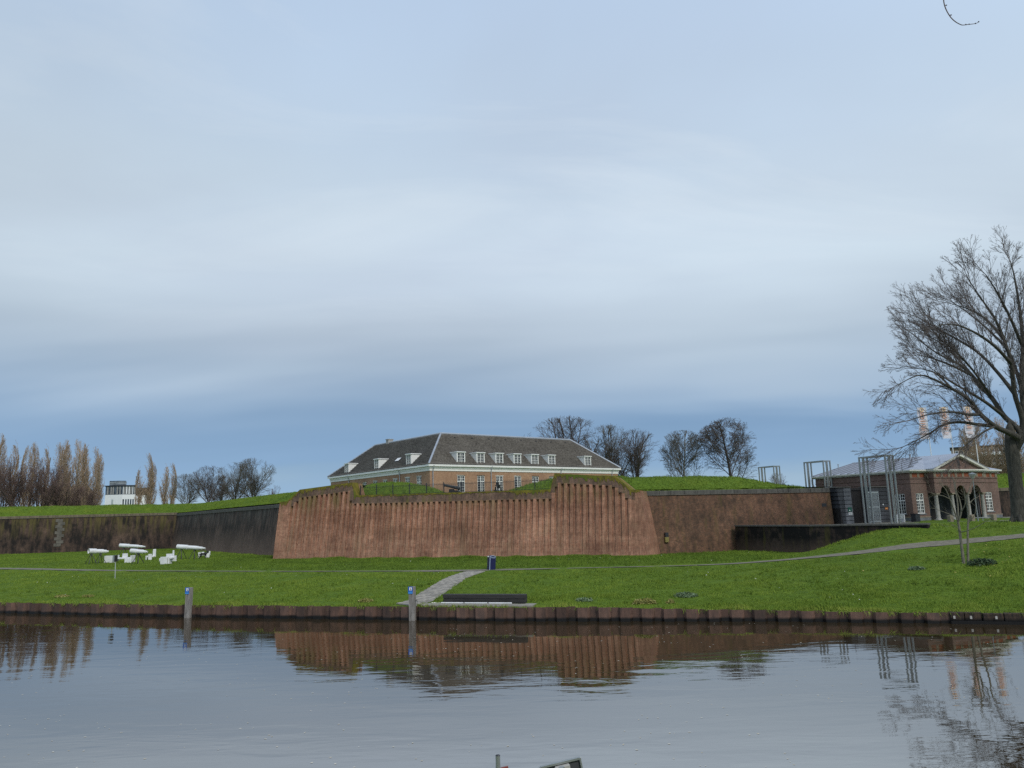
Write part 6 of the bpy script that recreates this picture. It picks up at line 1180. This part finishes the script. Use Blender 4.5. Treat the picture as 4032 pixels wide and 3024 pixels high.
# ragged fringe hanging over the quay
n = 9000; X = RNG.uniform(-60, 40, n); cl = vnoise(X * 1.0 + 500, X * 0 + 3.5, .9); X = X[RNG.random(n) < np.clip((cl - .35) * 2.2, .05, 1)]; Y = pile_y(X) + RNG.uniform(-.12, .1, len(X)); P = np.stack([X, Y, pile_top(X) + RNG.uniform(-.06, .02, len(X))], 1)
k = len(P); a = RNG.uniform(0, 2 * np.pi, k); U = np.stack([np.cos(a), np.sin(a), np.zeros(k)], 1) * .014; tip = P + np.stack([RNG.normal(0, .09, k), -RNG.uniform(.05, .28, k), RNG.uniform(-.26, .16, k)], 1)
me = np_mesh('fringe', np.stack([P - U, P + U, tip], 1).reshape(-1, 3), np.arange(3 * k).reshape(-1, 3), 3); at_ = me.attributes.new('tone', 'FLOAT', 'POINT'); at_.data.foreach_set('value', np.repeat(RNG.uniform(.4, 1, k), 3).astype(np.float32)); tag(obj('quay_fringe_grass', me, mat=MAT['grass_blade']), 'ragged yellowish grass hanging over the sheet piling', 'grass', kind='stuff')
# grass on the ramparts
T_ = np.array(TURF_TRIS); ar = .5 * np.linalg.norm(np.cross(T_[:, 1] - T_[:, 0], T_[:, 2] - T_[:, 0]), axis=1); wgt = ar / np.maximum(T_[:, :, 1].mean(1), 40) ** 1.0; idx = RNG.choice(len(T_), 75000, p=wgt / wgt.sum()); u = RNG.random((75000, 2)); fl = u.sum(1) > 1; u[fl] = 1 - u[fl]
P = T_[idx, 0] + (T_[idx, 1] - T_[idx, 0]) * u[:, :1] + (T_[idx, 2] - T_[idx, 0]) * u[:, 1:]; big = vnoise(P[:, 0] + 300, P[:, 1] + P[:, 2], 1.0)
blades(P, .1 + .1 * big, .014 + .0001 * P[:, 1], 'rampart_grass', 'rough green grass on the rampart slopes', .12 + .5 * big, 3)
# taller weeds at the foot of the walls
n = 9000; s_ = RNG.uniform(-1, BL + 1.5, n); P = np.array([[*bw(a, -abs(random.gauss(0, .35)) - .02).xy] for a in s_]); Z = terr(P[:, 0], P[:, 1]); cl = vnoise(s_ + 90, s_ * 0 + 7.3, 1.1)
blades(np.column_stack([P, Z]), .1 + .3 * np.clip(cl - .35, 0, 1), np.full(n, .02), 'wall_foot_grass', 'taller weeds and grass along the foot of the bastion', .15 + .4 * RNG.random(n), 3)
def scatter_bits(X, Y, Z, size, name, label, mat, cat, flat=.3):
    k = len(X); a = RNG.uniform(0, 6.28, k); s_ = size * RNG.uniform(.6, 1.4, k); C_ = np.stack([X, Y, Z], 1); U = np.stack([np.cos(a), np.sin(a), RNG.normal(0, flat, k)], 1) * s_[:, None]; W = np.stack([-np.sin(a), np.cos(a), RNG.normal(0, flat, k)], 1) * (s_ * .6)[:, None]
    V = np.stack([C_ - U, C_ + W, C_ + U, C_ - W], 1).reshape(-1, 3); tag(obj(name, np_mesh(name, V, np.arange(4 * k).reshape(-1, 4)), mat=MAT[mat]), label, cat, kind='stuff')
n = 420; D = RNG.uniform(44, 76, n); X = (RNG.random(n) * 1.3 - .65) * D; ok = (D > pile_y(X) + 1) & (dist_path(np.stack([X, D], 1)) > .3) & (vnoise(X + 80, D, 4) > .45) & (X < 22); X, D = X[ok], D[ok]; scatter_bits(X, D, terr(X, D) + .13, .045, 'daisies', 'small white daisies dotted over the meadow', 'petal', 'flowers')
n = 420; X = RNG.normal(36, 4.5, n); D = RNG.normal(51.5, 3.5, n); ok = (D > pile_y(X) + 2) & (X < 45); X, D = X[ok], D[ok]; scatter_bits(X, D, terr(X, D) + .11, .06, 'fallen_leaves', 'yellow fallen leaves on the slope below the big bare tree', 'fallen_leaf', 'leaves')
n = 900; Y = 14 + 30 * RNG.random(n) ** 1.1; X = (RNG.random(n) * 1.3 - .65) * Y; ok = (Y < pile_y(X) - .6) & (vnoise(X + 40, Y, 3.0) > .38); X, Y = X[ok], Y[ok]; scatter_bits(X, Y, np.full(len(X), .006), .038, 'floating_leaves', 'small pale leaves floating on the canal', 'floating_leaf', 'leaves', 0.02)
